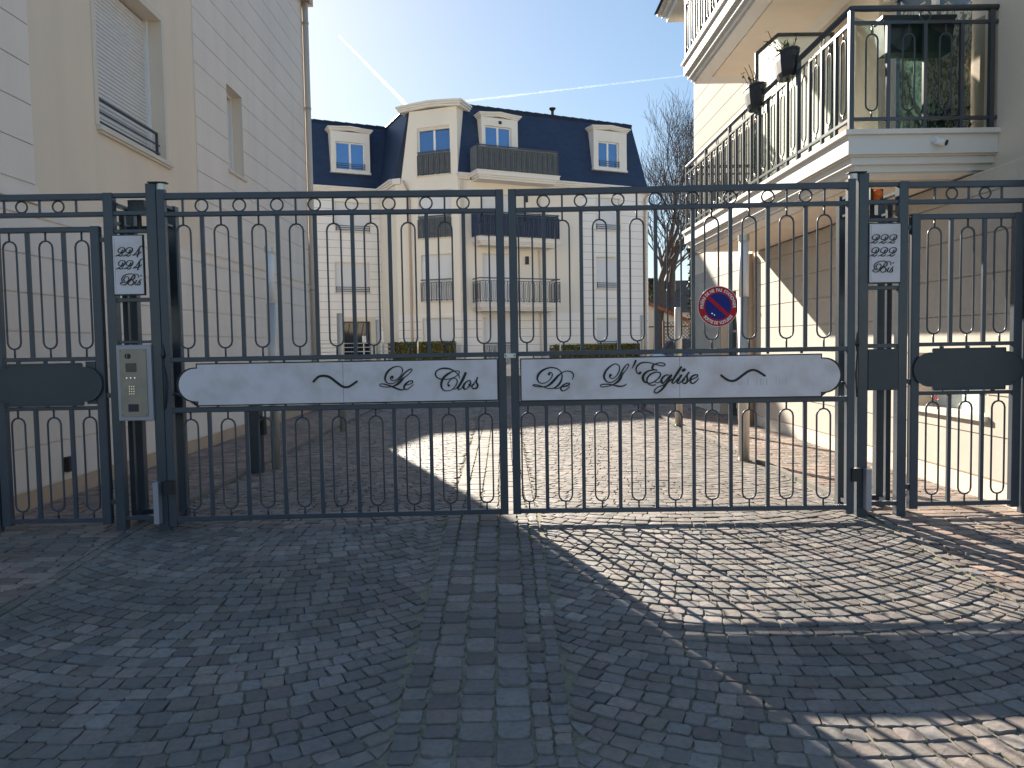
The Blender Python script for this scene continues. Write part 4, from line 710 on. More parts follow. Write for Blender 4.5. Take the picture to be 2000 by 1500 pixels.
MB().box(-4.2,-4.135,7.29,7.40,.235,.375).build('wall_vent', DARK, LB)
dp = MB(); dp.tube([(-4.11,16.92,0),(-4.11,16.92,8.75)], .062, 12); dp.build('downpipe', PIPEB, LB, smooth=True)
m_ = MB()
for z in (.9,2.6,4.6,6.5,8.3): m_.lathe([(.070,z),(.070,z+.04)], (-4.11,16.92,0), 12)
m_.build('pipe_clip', PIPE, LB)
MB().box(-4.25,-3.99,5.5,17.15,8.76,8.95).build('gutter', PIPE, LB)
courses(LB, Fac((-9,5.6),(1,0)), 0, 4.79, [.165,.54,.88,1.22,1.56,1.90,2.24,2.58], [])
# ================================================================ right apartment building
RB = empty('apartment_building', (9,11,0), 'cream building on the right with two railed balconies and sunlit wall', 'building')
fr = Fac((4.1,16.3), (0,-1))
opsR = [(1.9,2.9,-.3,2.25),(8.72,9.85,.70,1.22),(4.9,6.3,3.2,5.2),(7.6,9.3,3.2,5.2),(5.2,6.6,5.86,7.9),(7.6,9.2,5.86,7.9)]
w = MB(fr); cells(w, 0, 10.7, -.3, 2.775, opsR[:2], reveal=.22); cells(w, 0, 3.7, 2.775, 8.6, [], reveal=.22)
fr2 = Fac((4.25,16.3), (0,-1)); w.add([(3.7,0,2.775),(3.7,-.15,2.775),(3.7,-.15,8.6),(3.7,0,8.6)], [(0,1,2,3)])
w.build('wall', RENDER, RB); w = MB(fr2); cells(w, 3.7, 10.7, 2.775, 8.6, opsR[2:], reveal=.22); w.build('wall', RENDER, RB)
MB().box(4.33,15,5.62,16.28,0,2.7).build('wall_core', RENDER, RB); MB().box(4.60,15,5.62,16.28,2.7001,8.58).build('wall_core', RENDER, RB); MB().box(4.102,15,5.6,5.62,-.3,8.6).build('wall', RENDER, RB); MB().box(4.102,15,16.28,16.3,0,8.6).build('wall', RENDER, RB)
MB().box(4.102,15.2,5.4,16.5,8.601,8.9).build('roof', SLATE, RB)
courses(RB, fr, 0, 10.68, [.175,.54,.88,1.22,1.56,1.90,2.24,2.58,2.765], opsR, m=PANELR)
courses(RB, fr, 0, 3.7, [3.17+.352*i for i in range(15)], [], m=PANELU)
for i in range(12):
    s0 = i*.95
    if s0 > 1.85 and s0 < 2.9: continue
    s1 = min(s0+.947, 10.68)
    if s0 < 1.9 < s1: s1 = 1.9
    if s0+.002 < s1: MB(fr).box(max(s0+.002,0),s1,-.004,.024,-.2,.160).build('skirting_stone', SKIRT if False else CREAMTRIM, RB)
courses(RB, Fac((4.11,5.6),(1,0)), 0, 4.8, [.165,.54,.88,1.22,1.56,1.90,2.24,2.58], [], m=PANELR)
dr = MB(fr).box(1.9,2.9,-.20,-.16,0,2.25).build('door', DGREEN, RB)
for i in range(9): MB(fr).box(1.95+i*.105,2.02+i*.105,-.16,-.14,.05,2.2).build('slat', DGREEN, dr)
MB(fr).box(1.9,2.9,-.16,-.13,1.52,1.56).build('door_rail', ALU, dr)
nw = MB(fr).box(8.72,9.85,-.2,-.17,.70,1.22).build('window', NICHE, RB); MB(fr).box(8.68,9.90,-.17,.05,.655,.698).build('sill', CREAMTRIM, nw)
MB(fr).box(9.55,9.60,-.169,-.15,.70,1.22).build('frame', RAILP, nw)
for q in opsR[2:]: win(RB, fr2, q, 'glass', sill=False, d=.2)
MB().tube([(4.02,12.42,0),(4.02,12.42,2.76)], .05, 12).build('downpipe', PIPE, RB, smooth=True)
MB().lathe([(.058,1.9),(.058,1.94)], (4.02,12.42,0), 12).build('pipe_clip', PIPE, RB)
MB().box(4.04,4.099,12.50,12.78,.165,2.76).build('pilaster', RENDER, RB)
MB().box(4.05,4.085,9.05,9.13,.83,.94).build('outlet_box', DARK, RB)
def balcony(zs, zt, idx, y0=6.55, y1=12.5):
    B = empty('balcony', (0,0,0)); B.parent = RB; B.location = Vector((3.5,9.5,zs)) - Vector(RB.location); ORI[B.name] = (3.5,9.5,zs)
    def sl(o, z0, z1, nm, m): MB().box(2.93+o,4.249 if y1 < 12.55 else 4.099,y0+o,y1-o,z0,z1).build(nm, m, B)
    h = zt-zs
    sl(0,zt-.04,zt,'cap_stone',PANEL); sl(.035,zt-.20,zt-.041,'fascia',WHITE); sl(.06,zt-.215,zt-.2005,'fascia',CREAMTRIM); sl(.085,zt-.275,zt-.2155,'fascia',WHITE); sl(.13,zt-.33,zt-.2755,'fascia',WHITE); sl(.17,zs,zt-.3305,'soffit',WHITE)
    MB().box(3.30,4.05,y0+.4,y1-.5,zs-.012,zs-.0005).build('soffit_panel', RENDER, B)
    X, Y0, Y1 = 3.0, y0+.07, y1-.07; zr = zt+1.02; zm = zt+.90; zb = zt+.10
    def rl(p, q, r_, nm='rail', m=None):
        if r_ > .02: MB().tube([p,q], r_, 10).build('handrail', RAILP, B, smooth=True)
        else:
            x0,x1 = sorted((p[0],q[0])); ya,yb = sorted((p[1],q[1])); MB().box(x0-r_,x1+r_,ya-r_,yb+r_,p[2]-r_*.8,p[2]+r_*.8).build('rail', RAILP, B)
    for z, r_ in ((zr,.026),(zm,.016),(zb,.016)):
        rl((X,Y0,z),(X,Y1,z),r_); e_ = .0 if r_ > .02 else r_+.001
        rl((X+e_,Y0,z+.0005),(4.27 if r_ > .02 else 4.248,Y0,z+.0005),r_); rl((X+e_,Y1,z+.0005),(4.098,Y1,z+.0005),r_)
    bar = MB().box(-.015,.015,-.015,.015,zt+.012,zm-.0135).mesh('bar', RAILP); lpm = {}
    off = Vector(ORI[B.name])
    for ax in (0,1):
        m_ = MB(lambda p, ax=ax: (p[0],p[1],p[2]) if ax == 0 else (p[1],p[0],p[2]))
        m_.tube(racetrack(0,zb+.07,zm-.09,.050), .0075, 6, closed=True); m_.tube([(0,0,zm-.0925),(0,0,zm-.0135)], .007, 5); m_.tube([(0,0,zb+.0135),(0,0,zb+.0725)], .007, 5); lpm[ax] = m_.mesh('loop_bar', RAILP, True)
        m_ = MB(lambda p, ax=ax: (p[0],p[1],p[2]) if ax == 0 else (p[1],p[0],p[2]))
        m_.tube([(.046*math.cos(i*math.pi/10),0,.046*math.sin(i*math.pi/10)) for i in range(20)], .0065, 6, closed=True); lpm[ax+2] = m_.mesh('ring', RAILP, True)
    post = MB().box(-.02,.02,-.02,.02,zt+.0005,zr-.02).mesh('post', RAILP)
    n = 20; p = (Y1-Y0)/n
    for i in range(n+1):
        link('post' if i % 4 == 0 else 'bar', post if i % 4 == 0 else bar, B, (X-off.x, Y0+i*p-off.y, -off.z))
        if i < n: link('loop_bar', lpm[1], B, (X-off.x, Y0+(i+.5)*p-off.y, -off.z))
        if i % 4 == 2: link('ring', lpm[3], B, (X-off.x, Y0+i*p-off.y, (zm+zr)/2-.003-off.z))
    for yy in (Y0, Y1):
        for k in (1,2,3): link('bar', bar, B, (X+k*.315-off.x, yy-off.y, -off.z))
        for k in (0,1,2): link('loop_bar', lpm[0], B, (X+(k+.5)*.315+.02-off.x, yy-off.y, -off.z))
        link('ring', lpm[2], B, (X+.63-off.x, yy-off.y, (zm+zr)/2-.003-off.z)); link('post', post, B, (4.20-off.x, yy-off.y, -off.z))
    return B
balcony(2.79, 3.14, 0); balcony(5.43, 5.80, 1)
m_ = MB(); m_.box(3.62,4.098,5.4,16.75,8.18,8.30); m_.box(3.54,4.098,5.4,16.85,8.3005,8.38); m_.build('cornice', WHITE, RB)
m_ = MB(); m_.box(3.46,4.0985,5.4,16.95,8.3805,8.44); m_.build('eave', CREAMTRIM, RB)
m_ = MB(); m_.add([(3.40,5.4,8.4405),(3.40,17.0,8.4405),(4.6,17.0,10.5),(4.6,5.4,10.5),(3.46,5.4,8.4405),(3.46,16.95,8.4405),(4.66,16.95,10.4),(4.66,5.4,10.4)], [(0,1,2,3),(7,6,5,4),(0,4,5,1),(1,5,6,2),(2,6,7,3),(3,7,4,0)]); m_.build('roof', SLATE, RB)
# things on the right balconies
ps = empty('privacy_screen', (3.65,9.5,3.2), 'frosted white privacy screen in dark frame across the first floor balcony', 'screen')
O_ = [(3.13,3.145),(3.13,4.86),(3.40,5.09),(4.09,5.09),(4.09,3.145)]; I_ = [(3.17,3.20),(3.17,4.84),(3.415,5.05),(4.05,5.05),(4.05,3.20)]
m_ = MB(); vs = [(x,9.48,z) for x, z in O_]+[(x,9.48,z) for x, z in I_]+[(x,9.52,z) for x, z in O_]+[(x,9.52,z) for x, z in I_]
fs = []
for j in range(5):
    k = (j+1)%5; fs += [(j,k,5+k,5+j),(10+k,10+j,15+j,15+k),(k,j,10+j,10+k),(5+j,5+k,15+k,15+j)]
m_.add(vs, fs).build('frame', RAILP, ps); MB().vprism(I_, 9.495, 9.505).build('glass', SCREENG, ps)
cam_ = empty('security_camera', (3.74,6.58,3.0), 'small white bullet security camera on the balcony fascia above the gate', 'camera')
MB().tube([(3.70,6.584,3.05),(3.70,6.555,3.045)], .028, 12).build('mount', PVC, cam_)
MB().tube([(3.69,6.56,3.035),(3.75,6.50,3.005)], .026, 14).build('body', PVC, cam_, smooth=True); MB().tube([(3.7505,6.4995,3.0048),(3.758,6.492,3.001)], .024, 14).build('lens', DARK, cam_)
def planter(x, y, z, lx, label, seed, kind=0):
    rr = random.Random(seed); t = empty('planter', (x,y,z), label, 'flower pot', 'dark pots hung on the first floor balcony rail')
    m_ = MB(lambda p: (x+p[0]*.85, y+p[1]*1.7, z+p[2]*.92)); m_.lathe([(.075,0),(.10,.05),(.122,.18),(.128,.245),(.135,.25),(.135,.27),(.118,.27),(.11,.235)], (0,0,0), 14); m_.build('pot', POT, t, smooth=False)
    m_ = MB(); g = MB()
    for i in range(11):
        a = rr.uniform(0,6.28); L_ = rr.uniform(.10,.26)*(1.6 if i < 2 else 1); p = Vector((x+rr.uniform(-.07,.07), y+rr.uniform(-.15,.15), z+.25)); d = Vector((math.cos(a)*.7-.25, math.sin(a)*.5, rr.uniform(.2,1))).normalized(); P = [p]
        for k in range(5): d = (d+Vector((rr.uniform(-.3,.3),rr.uniform(-.3,.3),rr.uniform(-.25,.15)))).normalized(); P.append(P[-1]+d*L_/5)
        m_.tube(P, .004, 4)
        for k in range(5):
            c_ = P[rr.randint(2,5)]+Vector((rr.uniform(-.015,.015),rr.uniform(-.015,.015),rr.uniform(-.015,.015))); r_ = rr.uniform(.012,.024); q = [Vector((rr.uniform(-1,1),rr.uniform(-1,1),rr.uniform(-1,1))).normalized()*r_ for _ in range(3)]
            (m_ if rr.random() < .8 else g).add([c_+q[0],c_+q[1],c_+q[2]], [(0,1,2)])
    for i in range(90 if kind else 24):
        a = rr.uniform(0,6.28); p = Vector((x+rr.gauss(0,.04), y+rr.gauss(0,.06), z+.25)); q = p+Vector((math.cos(a)*.05, math.sin(a)*.05, rr.uniform(.05,.15))); s_ = Vector((-math.sin(a),math.cos(a),0))*.005
        g.add([p-s_,p+s_,q], [(0,1,2)])
    m_.build('dry_stems', TWIG, t); g.build('leaves', GREEN, t)
planter(2.94,7.95,4.03,.5,'nearest dark hanging pot with bright green tuft on the balcony rail',3,1)
planter(2.95,8.95,4.02,.5,'second dark hanging pot with dry stems on the balcony rail',5)
tb = empty('planter_box', (3.6,6.75,3.8), 'long dark green planter box hung inside the balcony end rail', 'flower pot')
MB().add([(3.30,6.67,4.10),(3.92,6.67,4.10),(3.92,6.85,4.10),(3.30,6.85,4.10),(3.33,6.69,3.82),(3.89,6.69,3.82),(3.89,6.83,3.82),(3.33,6.83,3.82)], [(0,1,2,3),(7,6,5,4),(0,4,5,1),(1,5,6,2),(2,6,7,3),(3,7,4,0)]).build('box', mat('dark_green_plastic', (.008,.02,.018), .4), tb)
MB().box(3.29,3.93,6.665,6.855,4.1005,4.125).build('rim', POT, tb)
# wrinkled netting tied inside the end and the long side of the balcony
def sheet(p0, p1, z0, z1, nx, nz, amp, seed, name, m, label, cat):
    rr = np.random.default_rng(seed); vs = []; fs = []; p0, p1 = Vector((*p0,0)), Vector((*p1,0)); d = (p1-p0); nrm = Vector((-d.y,d.x,0)).normalized(); ph = rr.uniform(0,6.28,8); fq = rr.uniform(3,16,8)
    for i in range(nx+1):
        for j in range(nz+1):
            u_, v_ = i/nx, j/nz; o = sum(math.sin(u_*fq[k]*2+v_*fq[(k+3)%8]*.6+ph[k]) for k in range(8))/8*amp
            top = z1 - .05*abs(math.sin(u_*math.pi*3))*(j == nz)
            vs.append(tuple(p0+d*u_+nrm*o+Vector((0,0,z0+(top-z0)*v_))))
    for i in range(nx):
        for j in range(nz): a = i*(nz+1)+j; fs.append((a,a+nz+1,a+nz+2,a+1))
    o = MB().add(vs, fs).build(name, m, smooth=True); tag(o, label, cat); return o
sheet((3.06,6.68),(4.18,6.68),3.16,4.12,40,20,.03,2,'netting',NET,'wrinkled green netting tied inside the balcony end railing','netting')
sheet((3.07,12.3),(3.07,6.75),3.17,4.02,120,12,.03,4,'netting',NET,'wrinkled green netting along the long side of the first floor balcony','netting')
def rip_fn(nt, b, tc):
    N, L = nt.nodes, nt.links; n = N.new('ShaderNodeTexNoise'); n.inputs['Scale'].default_value = 16; n.inputs['Distortion'].default_value = 1.6; n.inputs['Detail'].default_value = 1
    mp = N.new('ShaderNodeMapping'); mp.inputs['Scale'].default_value = (2.2,2.2,.9); L.new(tc.outputs['Object'], mp.inputs[0]); L.new(mp.outputs[0], n.inputs[0])
    cr = N.new('ShaderNodeValToRGB'); cr.color_ramp.elements[0].position = .42; cr.color_ramp.elements[0].color = (.26,.24,.17,1); cr.color_ramp.elements[1].position = .56; cr.color_ramp.elements[1].color = (.85,.82,.68,1)
    L.new(n.outputs[0], cr.inputs[0]); L.new(cr.outputs[0], b.inputs['Base Color']); bp = N.new('ShaderNodeBump'); bp.inputs['Distance'].default_value = .01; L.new(n.outputs[0], bp.inputs['Height']); L.new(bp.outputs[0], b.inputs['Normal'])
RIP = mat('rippled_reed_fabric', (.5,.47,.36), .5, fn=rip_fn)
sheet((3.58,6.93),(4.22,6.93),3.15,4.35,30,10,.02,9,'curtain',RIP,'rippled pale outdoor curtain behind the balcony end railing','curtain')
rb_ = MB(); 
for i in range(160):
    c_ = Vector((3.85+rng.normal(0,.12), 6.78+rng.normal(0,.04), 3.2+abs(rng.normal(0,.10)))); q = [Vector(rng.normal(0,1,3)).normalized()*.03 for _ in range(3)]; rb_.add([c_+q[0],c_+q[1],c_+q[2]], [(0,1,2)])
tag(rb_.build('balcony_plant', mat('dark_ivy', (.02,.045,.015), .6)), 'low dark leafy plant on the balcony floor behind the end railing', 'plant')
fw = empty('flower', (4.05,7.2,.72), 'single red flower on the low window ledge of the right wall', 'flower')
g = MB(); 
for i in range(26):
    a = rng.uniform(0,6.28); p = Vector((4.06+rng.normal(0,.008),7.15+rng.normal(0,.02),.80+rng.normal(0,.012))); q = [Vector(rng.normal(0,1,3)).normalized()*.016 for _ in range(3)]; g.add([p+q[0],p+q[1],p+q[2]], [(0,1,2)])
g.build('petals', mat('red_petal', (.55,.03,.06), .6), fw); MB().tube([(4.06,7.12,.70),(4.06,7.14,.79)], .004, 5).build('stem', GREEN, fw)
# ================================================================ rear apartment building
ang = R(24.5); u = (math.cos(ang), math.sin(ang)); nn = (u[1], -u[0]); cb = R(-20.5); vv = (math.cos(cb), math.sin(cb))
PB = (-5.45,35.3); PC = (PB[0]+2.45*nn[0], PB[1]+2.45*nn[1]); PD = (PC[0]+2.9*vv[0], PC[1]+2.9*vv[1]); PE = (PD[0]+9.4*u[0], PD[1]+9.4*u[1]); PA = (PB[0]-9*u[0], PB[1]-9*u[1])
BB = empty('apartment_building', (0,40,0), 'rear cream apartment building with dark blue slate mansard roof and dormers', 'building')
f1, f2, f3, f4, f5 = Fac(PA,u), Fac(PB,nn), Fac(PC,vv), Fac(PD,u), Fac(PE,(-nn[0],-nn[1]))
W1 = lambda s: s+9
ops1 = [(W1(-2.12),W1(-.58),3.77,5.12),(W1(-2.05),W1(-.5),6.5,7.8),(W1(-1.9),W1(-.58),.3,2.5),(W1(-6.1),W1(-4.6),3.77,5.12),(W1(-6.1),W1(-4.6),6.5,7.8)]
ops3 = [(1.12,2.54,3.22,5.17),(1.04,2.56,5.86,7.83),(1.13,2.58,.9,2.5)]
ops4 = [(1.03,2.6,3.13,5.18),(1.03,2.6,5.93,7.69),(1.02,2.5,.5,2.5),(6.6,7.83,3.80,5.22),(6.6,7.88,6.42,7.88),(6.6,7.80,1.15,2.46)]
for fc, W_, ops in ((f1,9,ops1),(f2,2.45,[]),(f3,2.9,ops3),(f4,9.4,ops4),(f5,10,[])):
    w = MB(fc); cells(w, 0, W_, 0, 8.2, ops, reveal=.22); w.build('wall', RENDERB, BB)
def inset(P, d):   # polygon of all facades, offset inwards
    out = []
    for i in range(len(P)):
        a, b, c_ = Vector(P[i-1]), Vector(P[i]), Vector(P[(i+1)%len(P)])
        d1, d2 = (b-a).normalized(), (c_-b).normalized(); n1, n2 = Vector((-d1.y,d1.x)), Vector((-d2.y,d2.x)); m_ = (n1+n2)/(1+n1.dot(n2)); out.append(tuple(b+m_*d))
    return out
PF = (PE[0]-10*nn[0], PE[1]-10*nn[1]); PG = (PA[0]-6.3*nn[0], PA[1]-6.3*nn[1]); POLY = [PA,PB,PC,PD,PE,PF,PG]
MB().prism(inset(POLY,.30), 0, 8.3).build('wall_core', RENDER, BB)
i0, i1 = inset(POLY,-.02), inset(POLY,.52)
def mans(j, k, uvw):
    a, b = i0[j], i0[k]; c_, d_ = i1[k], i1[j]
    if (j, k) == (1, 2): b, c_ = f3((-.03,.0,0))[:2], f3((.735,.0,0))[:2]
    me = MB().add([(*a,8.44),(*b,8.44),(*c_,11.38),(*d_,11.38)], [(0,1,2,3)]).mesh('roof', SLATE, off=ORI[BB.name])
    L_ = (Vector(b)-Vector(a)).length; uv = me.uv_layers.new(); L2 = [(0,0),(L_,0),(L_-.5,3),(.5,3)]
    for l, c in zip(uv.data, L2): l.uv = c
    link('roof', me, BB)
for j, k in ((0,1),(1,2),(3,4),(4,5),(5,6),(6,0)): mans(j, k, 0)
MB().prism(inset(POLY,.50), 8.31, 11.36).build('roof_core', SLATE, BB)
MB(f1).add([(W1(-3.75),-.7,11.3),(W1(-9),-.7,11.3),(W1(-9),-.7,13.6),(W1(-7.0),-.7,13.6),(W1(-3.75),-4,11.3),(W1(-9),-4,11.3),(W1(-9),-4,13.6),(W1(-7.0),-4,13.6)], [(0,3,2,1),(4,5,6,7),(0,4,7,3),(3,7,6,2),(1,2,6,5)]).build('roof', SLATE, BB)  # unseen raised roof wedge, added to shape the shadow edge in the courtyard
def ridge_cap(j, k):
    a, b = Vector(i1[j]), Vector(i1[k]); n = int((b-a).length/.45); d_ = (b-a)/n
    for q in range(n):
        p, p2 = a+d_*q, a+d_*(q+1.04); MB().tube([(p.x,p.y,11.38+.012),(p2.x,p2.y,11.38)], [.075,.062], 6).build('ridge_tile', SLATE, BB)
ridge_cap(0,1); ridge_cap(1,2); ridge_cap(3,4)
def cornice(fc, s0, s1):
    m_ = MB(fc); m_.box(s0,s1,.002,.10,8.205,8.28); m_.box(s0-.03,s1+.03,.002,.17,8.2805,8.36); m_.box(s0-.06,s1+.06,.002,.24,8.3605,8.435); m_.build('cornice', WHITE, BB)
cornice(f1,0,8.85); cornice(f2,.15,2.3); cornice(f4,.0,.5); cornice(f4,4.4,9.5)
MB(f3).box(-.12,.27,.002,.10,8.205,8.44).build('cornice', WHITE, BB)
# bay wall rising through the roof
opb = [(1.08,2.57,8.46,10.44)]
w = MB(f3); cells(w, .74, 2.9, 8.2, 11.15, opb, o=.01, reveal=.2); w.add([(.26,.01,8.2),(.74,.01,8.2),(.74,.01,11.15)], [(0,1,2)]); MB(f3).add([(-.03,.004,8.44),(.30,.004,8.44),(.74,.004,11.15),(.735,.004,11.38)], [(0,1,2,3)]).build('roof', SLATE, BB); w.add([(2.9,.01,8.2),(2.9,.01,11.15),(2.9,-1.0,11.15),(2.9,-1.0,8.2)], [(0,1,2,3)])
w.build('wall', RENDERB, BB)
MB(f3).box(.8,2.85,-.9,-.25,8.3,11.1).build('wall_core', RENDER, BB)
def arch_cornice(fc, s0, s1, z, h, o0, o1, par, rise, layers=3):
    for L_ in range(layers):
        g_ = (layers-1-L_)*.05; a, b = s0+g_, s1-g_; zz = z + h*L_/layers; hh = h/layers-.001; oo = o1-g_
        ms = [a, a+(b-a)*.22, (a+b)/2, b-(b-a)*.22, b]; rs = [0, .35, 1, .35, 0] if rise < .1 else [0,.55,1,.55,0]
        P = [(x, zz+rise*r_) for x, r_ in zip(ms, rs)]; Q = [(x, zz+hh+rise*r_) for x, r_ in zip(ms, rs)][::-1]; Al = P+Q; k = len(Al)
        MB(fc).add([(x,o0,q) for x, q in Al]+[(x,oo,q) for x, q in Al], [tuple(range(k-1,-1,-1)),tuple(range(k,2*k))]+[(i,(i+1)%k,(i+1)%k+k,i+k) for i in range(k)]).build('cornice', WHITE, par)
arch_cornice(f3, .22, 3.22, 11.12, .24, -.9, .26, BB, .10)
wb = win(BB, f3, opb[0], 'glass', sill=True, d=.16); patt_rail(wb, f3, 1.08,2.57,.03,8.47,9.42,.25,RAILP,cloth=CLOTH)
def dormer(fc, s0, s1, zb, zt, q, rail):
    dm = empty('dormer', (0,0,0)); dm.parent = BB; c0 = Vector(fc(((s0+s1)/2,0,zb))); dm.location = c0-Vector(BB.location); ORI[dm.name] = tuple(c0)
    w = MB(fc); cells(w, s0, s1, zb, zt, [q], o=.04, reveal=.18); w.add([(s0,.04,zb),(s0,.04,zt),(s0,-.7,zt),(s0,-.7,zb),(s1,.04,zb),(s1,.04,zt),(s1,-.7,zt),(s1,-.7,zb),], [(0,1,2,3),(7,6,5,4),(1,5,6,2),(0,3,7,4)])
    w.build('wall', WHITE, dm); arch_cornice(fc, s0-.14, s1+.14, zt-.01, .17, -.7, .18, dm, .08)
    w = MB(fc); a, b, c, e = q
    for x0,x1,z0,z1 in ((a,a+.05,c,e),(b-.05,b,c,e),(a+.05,b-.05,e-.05,e),(a+.05,b-.05,c,c+.05),((a+b)/2-.045,(a+b)/2+.045,c+.05,e-.05)): w.box(x0,x1,-.12,-.07,z0,z1)
    w.build('window_frame', PVC, dm)
    for x0,x1 in ((a+.05,(a+b)/2-.045),((a+b)/2+.045,b-.05)): MB(fc).box(x0,x1,-.11,-.095,c+.05,e-.05).build('pane', GLASSM, dm)
    MB(fc).box(s0-.03,s1+.03,-.1,.09,zb-.05,zb+.02).build('sill', WHITE, dm)
    if rail:
        m_ = MB(fc)
        for z in (.08,.17,.26): m_.tube([(a+.01,.07,c+z),(b-.01,.07,c+z)], .016, 6)
        for x in (a+.03,b-.03): m_.box(x-.012,x+.012,.055,.085,c+.03,c+.30)
        m_.build('window_rail', RAILP, dm)
    return dm
dormer(f1, W1(-2.17), W1(-.42), 9.12, 10.88, (W1(-1.95),W1(-.65),9.22,10.44), True)
dD = dormer(f4, 1.08, 2.75, 8.44, 10.84, (1.25,2.45,8.6,10.50), False)
dormer(f4, 6.50, 8.25, 9.14, 10.86, (6.75,7.84,9.24,10.38), True)
MB(f4).box(1.86,1.98,.045,.10,10.60,10.72).build('wall_lamp', DARK, dD)
# windows of the storeys
def bal(fc, s0, s1, o1, zt, cloth, h=1.0):
    B = empty('balcony', (0,0,0)); B.parent = BB; c0 = Vector(fc(((s0+s1)/2,o1/2,zt))); B.location = c0-Vector(BB.location); ORI[B.name] = tuple(c0)
    for g_, za, zb_ in ((0,zt-.04,zt),(.03,zt-.19,zt-.041),(.09,zt-.27,zt-.191),(.15,zt-.35,zt-.271)): MB(fc).box(s0+g_,s1-g_,.002,o1-g_,za,zb_).build('slab', WHITE, B)
    patt_rail(B, fc, s0+.07, s1-.07, o1-.06, zt, zt+h, .24, RAILP, cloth=cloth)
    for s, so in ((s0+.07,1),(s1-.07,-1)):
        f_ = Fac(fc((s,0,0))[:2], fc.n[:2]) if so > 0 else Fac(fc((s,0,0))[:2], fc.n[:2]); patt_rail(B, f_, .02, o1-.09, 0, zt, zt+h, .24, RAILP, cloth=None)
        if cloth: MB(f_).box(.03,o1-.1,.02,.027,zt+.03,zt+h-.03).build('privacy_cloth', cloth, B)
    return B
bal(f4, .50, 4.35, .85, 3.10, None); bal(f4, .50, 4.35, .85, 5.80, NAVY); bal(f4, .50, 4.35, .85, 8.48, CLOTH)
win(BB, f1, ops1[0], 'shut', rail=1); win(BB, f1, ops1[1], 'shut', rail=1); win(BB, f1, ops1[3], 'shut', rail=1); win(BB, f1, ops1[4], 'shut', rail=1)
w_ = win(BB, f3, ops3[0], 'shut'); patt_rail(w_, f3, 1.12,2.54,.035,3.22,4.12,.25,RAILP)
w_ = win(BB, f3, ops3[1], 'shut'); patt_rail(w_, f3, 1.04,2.56,.035,5.86,6.76,.25,RAILP,cloth=CLOTH)
win(BB, f3, ops3[2], 'shut')
win(BB, f4, ops4[0], 'shut', sill=False); win(BB, f4, ops4[1], 'half', sill=False); w_ = win(BB, f4, ops4[2], 'shut', sill=False); patt_rail(w_, f4, 1.02,2.5,.035,.5,1.42,.25,RAILP)
win(BB, f4, ops4[3], 'shut', rail=1); win(BB, f4, ops4[4], 'shut', rail=1); win(BB, f4, ops4[5], 'shut', rail=1)
courses(BB, f1, 5.4, 8.96, rng_z(.3,8.16,.34), ops1, marg=.04, t=.018, gap=.021, joint=True, m=PANELB)
courses(BB, f3, 0, 2.9, rng_z(.3,2.72,.34), ops3, marg=.06, t=.018, gap=.021, joint=True, m=PANELB)
courses(BB, f4, 0, 5.85, rng_z(.3,2.72,.34), ops4, marg=.08, t=.018, gap=.021, joint=True, m=PANELB)
courses(BB, f4, 5.85, 9.4, rng_z(.3,8.16,.34), ops4, marg=.06, t=.018, gap=.021, joint=True, m=PANELB)
# entrance door with curved grilles
a, b, c, e = ops1[2]
dm = MB(f1)
for x0,x1,z0,z1 in ((a-.22,a-.001,.3,e+.2),(b+.001,b+.22,.3,e+.2),(a-.001,b+.001,e+.001,e+.2)): dm.box(x0,x1,.016,.05,z0,z1)
dm = dm.build('door', CREAMTRIM, BB)
MB(f1).box(a,b,-.2,-.17,c,e).build('glass', DGLASS, dm)
m_ = MB(f1)
for x in (a+.03,(a+b)/2,b-.03): m_.box(x-.03,x+.03,-.17,-.13,c,e)
m_.box(a,b,-.1695,-.1305,e-.06,e)
for s0 in (a+.06,(a+b)/2+.03):
    for k in range(3):
        m_.tube([(s0+.1+k*.18+.08*math.sin(t_*math.pi*2+k),-.14,c+t_*(e-c-.1)) for t_ in [i/10 for i in range(11)]], .008, 4)
m_.build('grille', RAILP, dm); MB(f1).box((a+b)/2+.28,(a+b)/2+.47,-.125,-.122,1.55,1.85).build('paper_notice', PVC, dm)
# downpipes
m_ = MB(f3); m_.tube([(.45,.16,8.3),(.62,.09,7.9),(.66,.07,7.6),(.66,.07,.1)], .05, 8); m_.build('downpipe', PIPE, BB)
m_ = MB(f4); m_.tube([(.12,.14,8.2),(.14,.08,7.9),(.14,.08,.1)], .05, 8); m_.build('downpipe', PIPEB, BB)
m_ = MB(f4); m_.tube([(3.95,.12,8.05),(3.72,.09,7.75),(3.72,.07,5.82)], .05, 8); m_.build('downpipe', PIPEB, BB)
m_ = MB(f4); m_.tube([(3.72,.07,5.4),(3.72,.07,3.15)], .05, 8); m_.tube([(3.72,.07,2.72),(3.72,.07,.1)], .05, 8); m_.build('downpipe', PIPEB, BB)
m_ = MB(f4); m_.tube([(9.3,.2,8.25),(9.2,.08,7.9),(9.2,.07,.1)], .05, 8); m_.build('downpipe', PIPE, BB)
for z in (4.95,7.6): MB(f4).box(3.02,3.16,.018,.10,z-.17,z+.17).build('wall_lamp', DARK, BB)
m_ = MB(); m_.lathe([(.07,11.3),(.07,11.62),(.16,11.72),(.16,11.75)], f4((4.75,-.55,0)), 12); m_.build('roof_vent', DARK, BB)
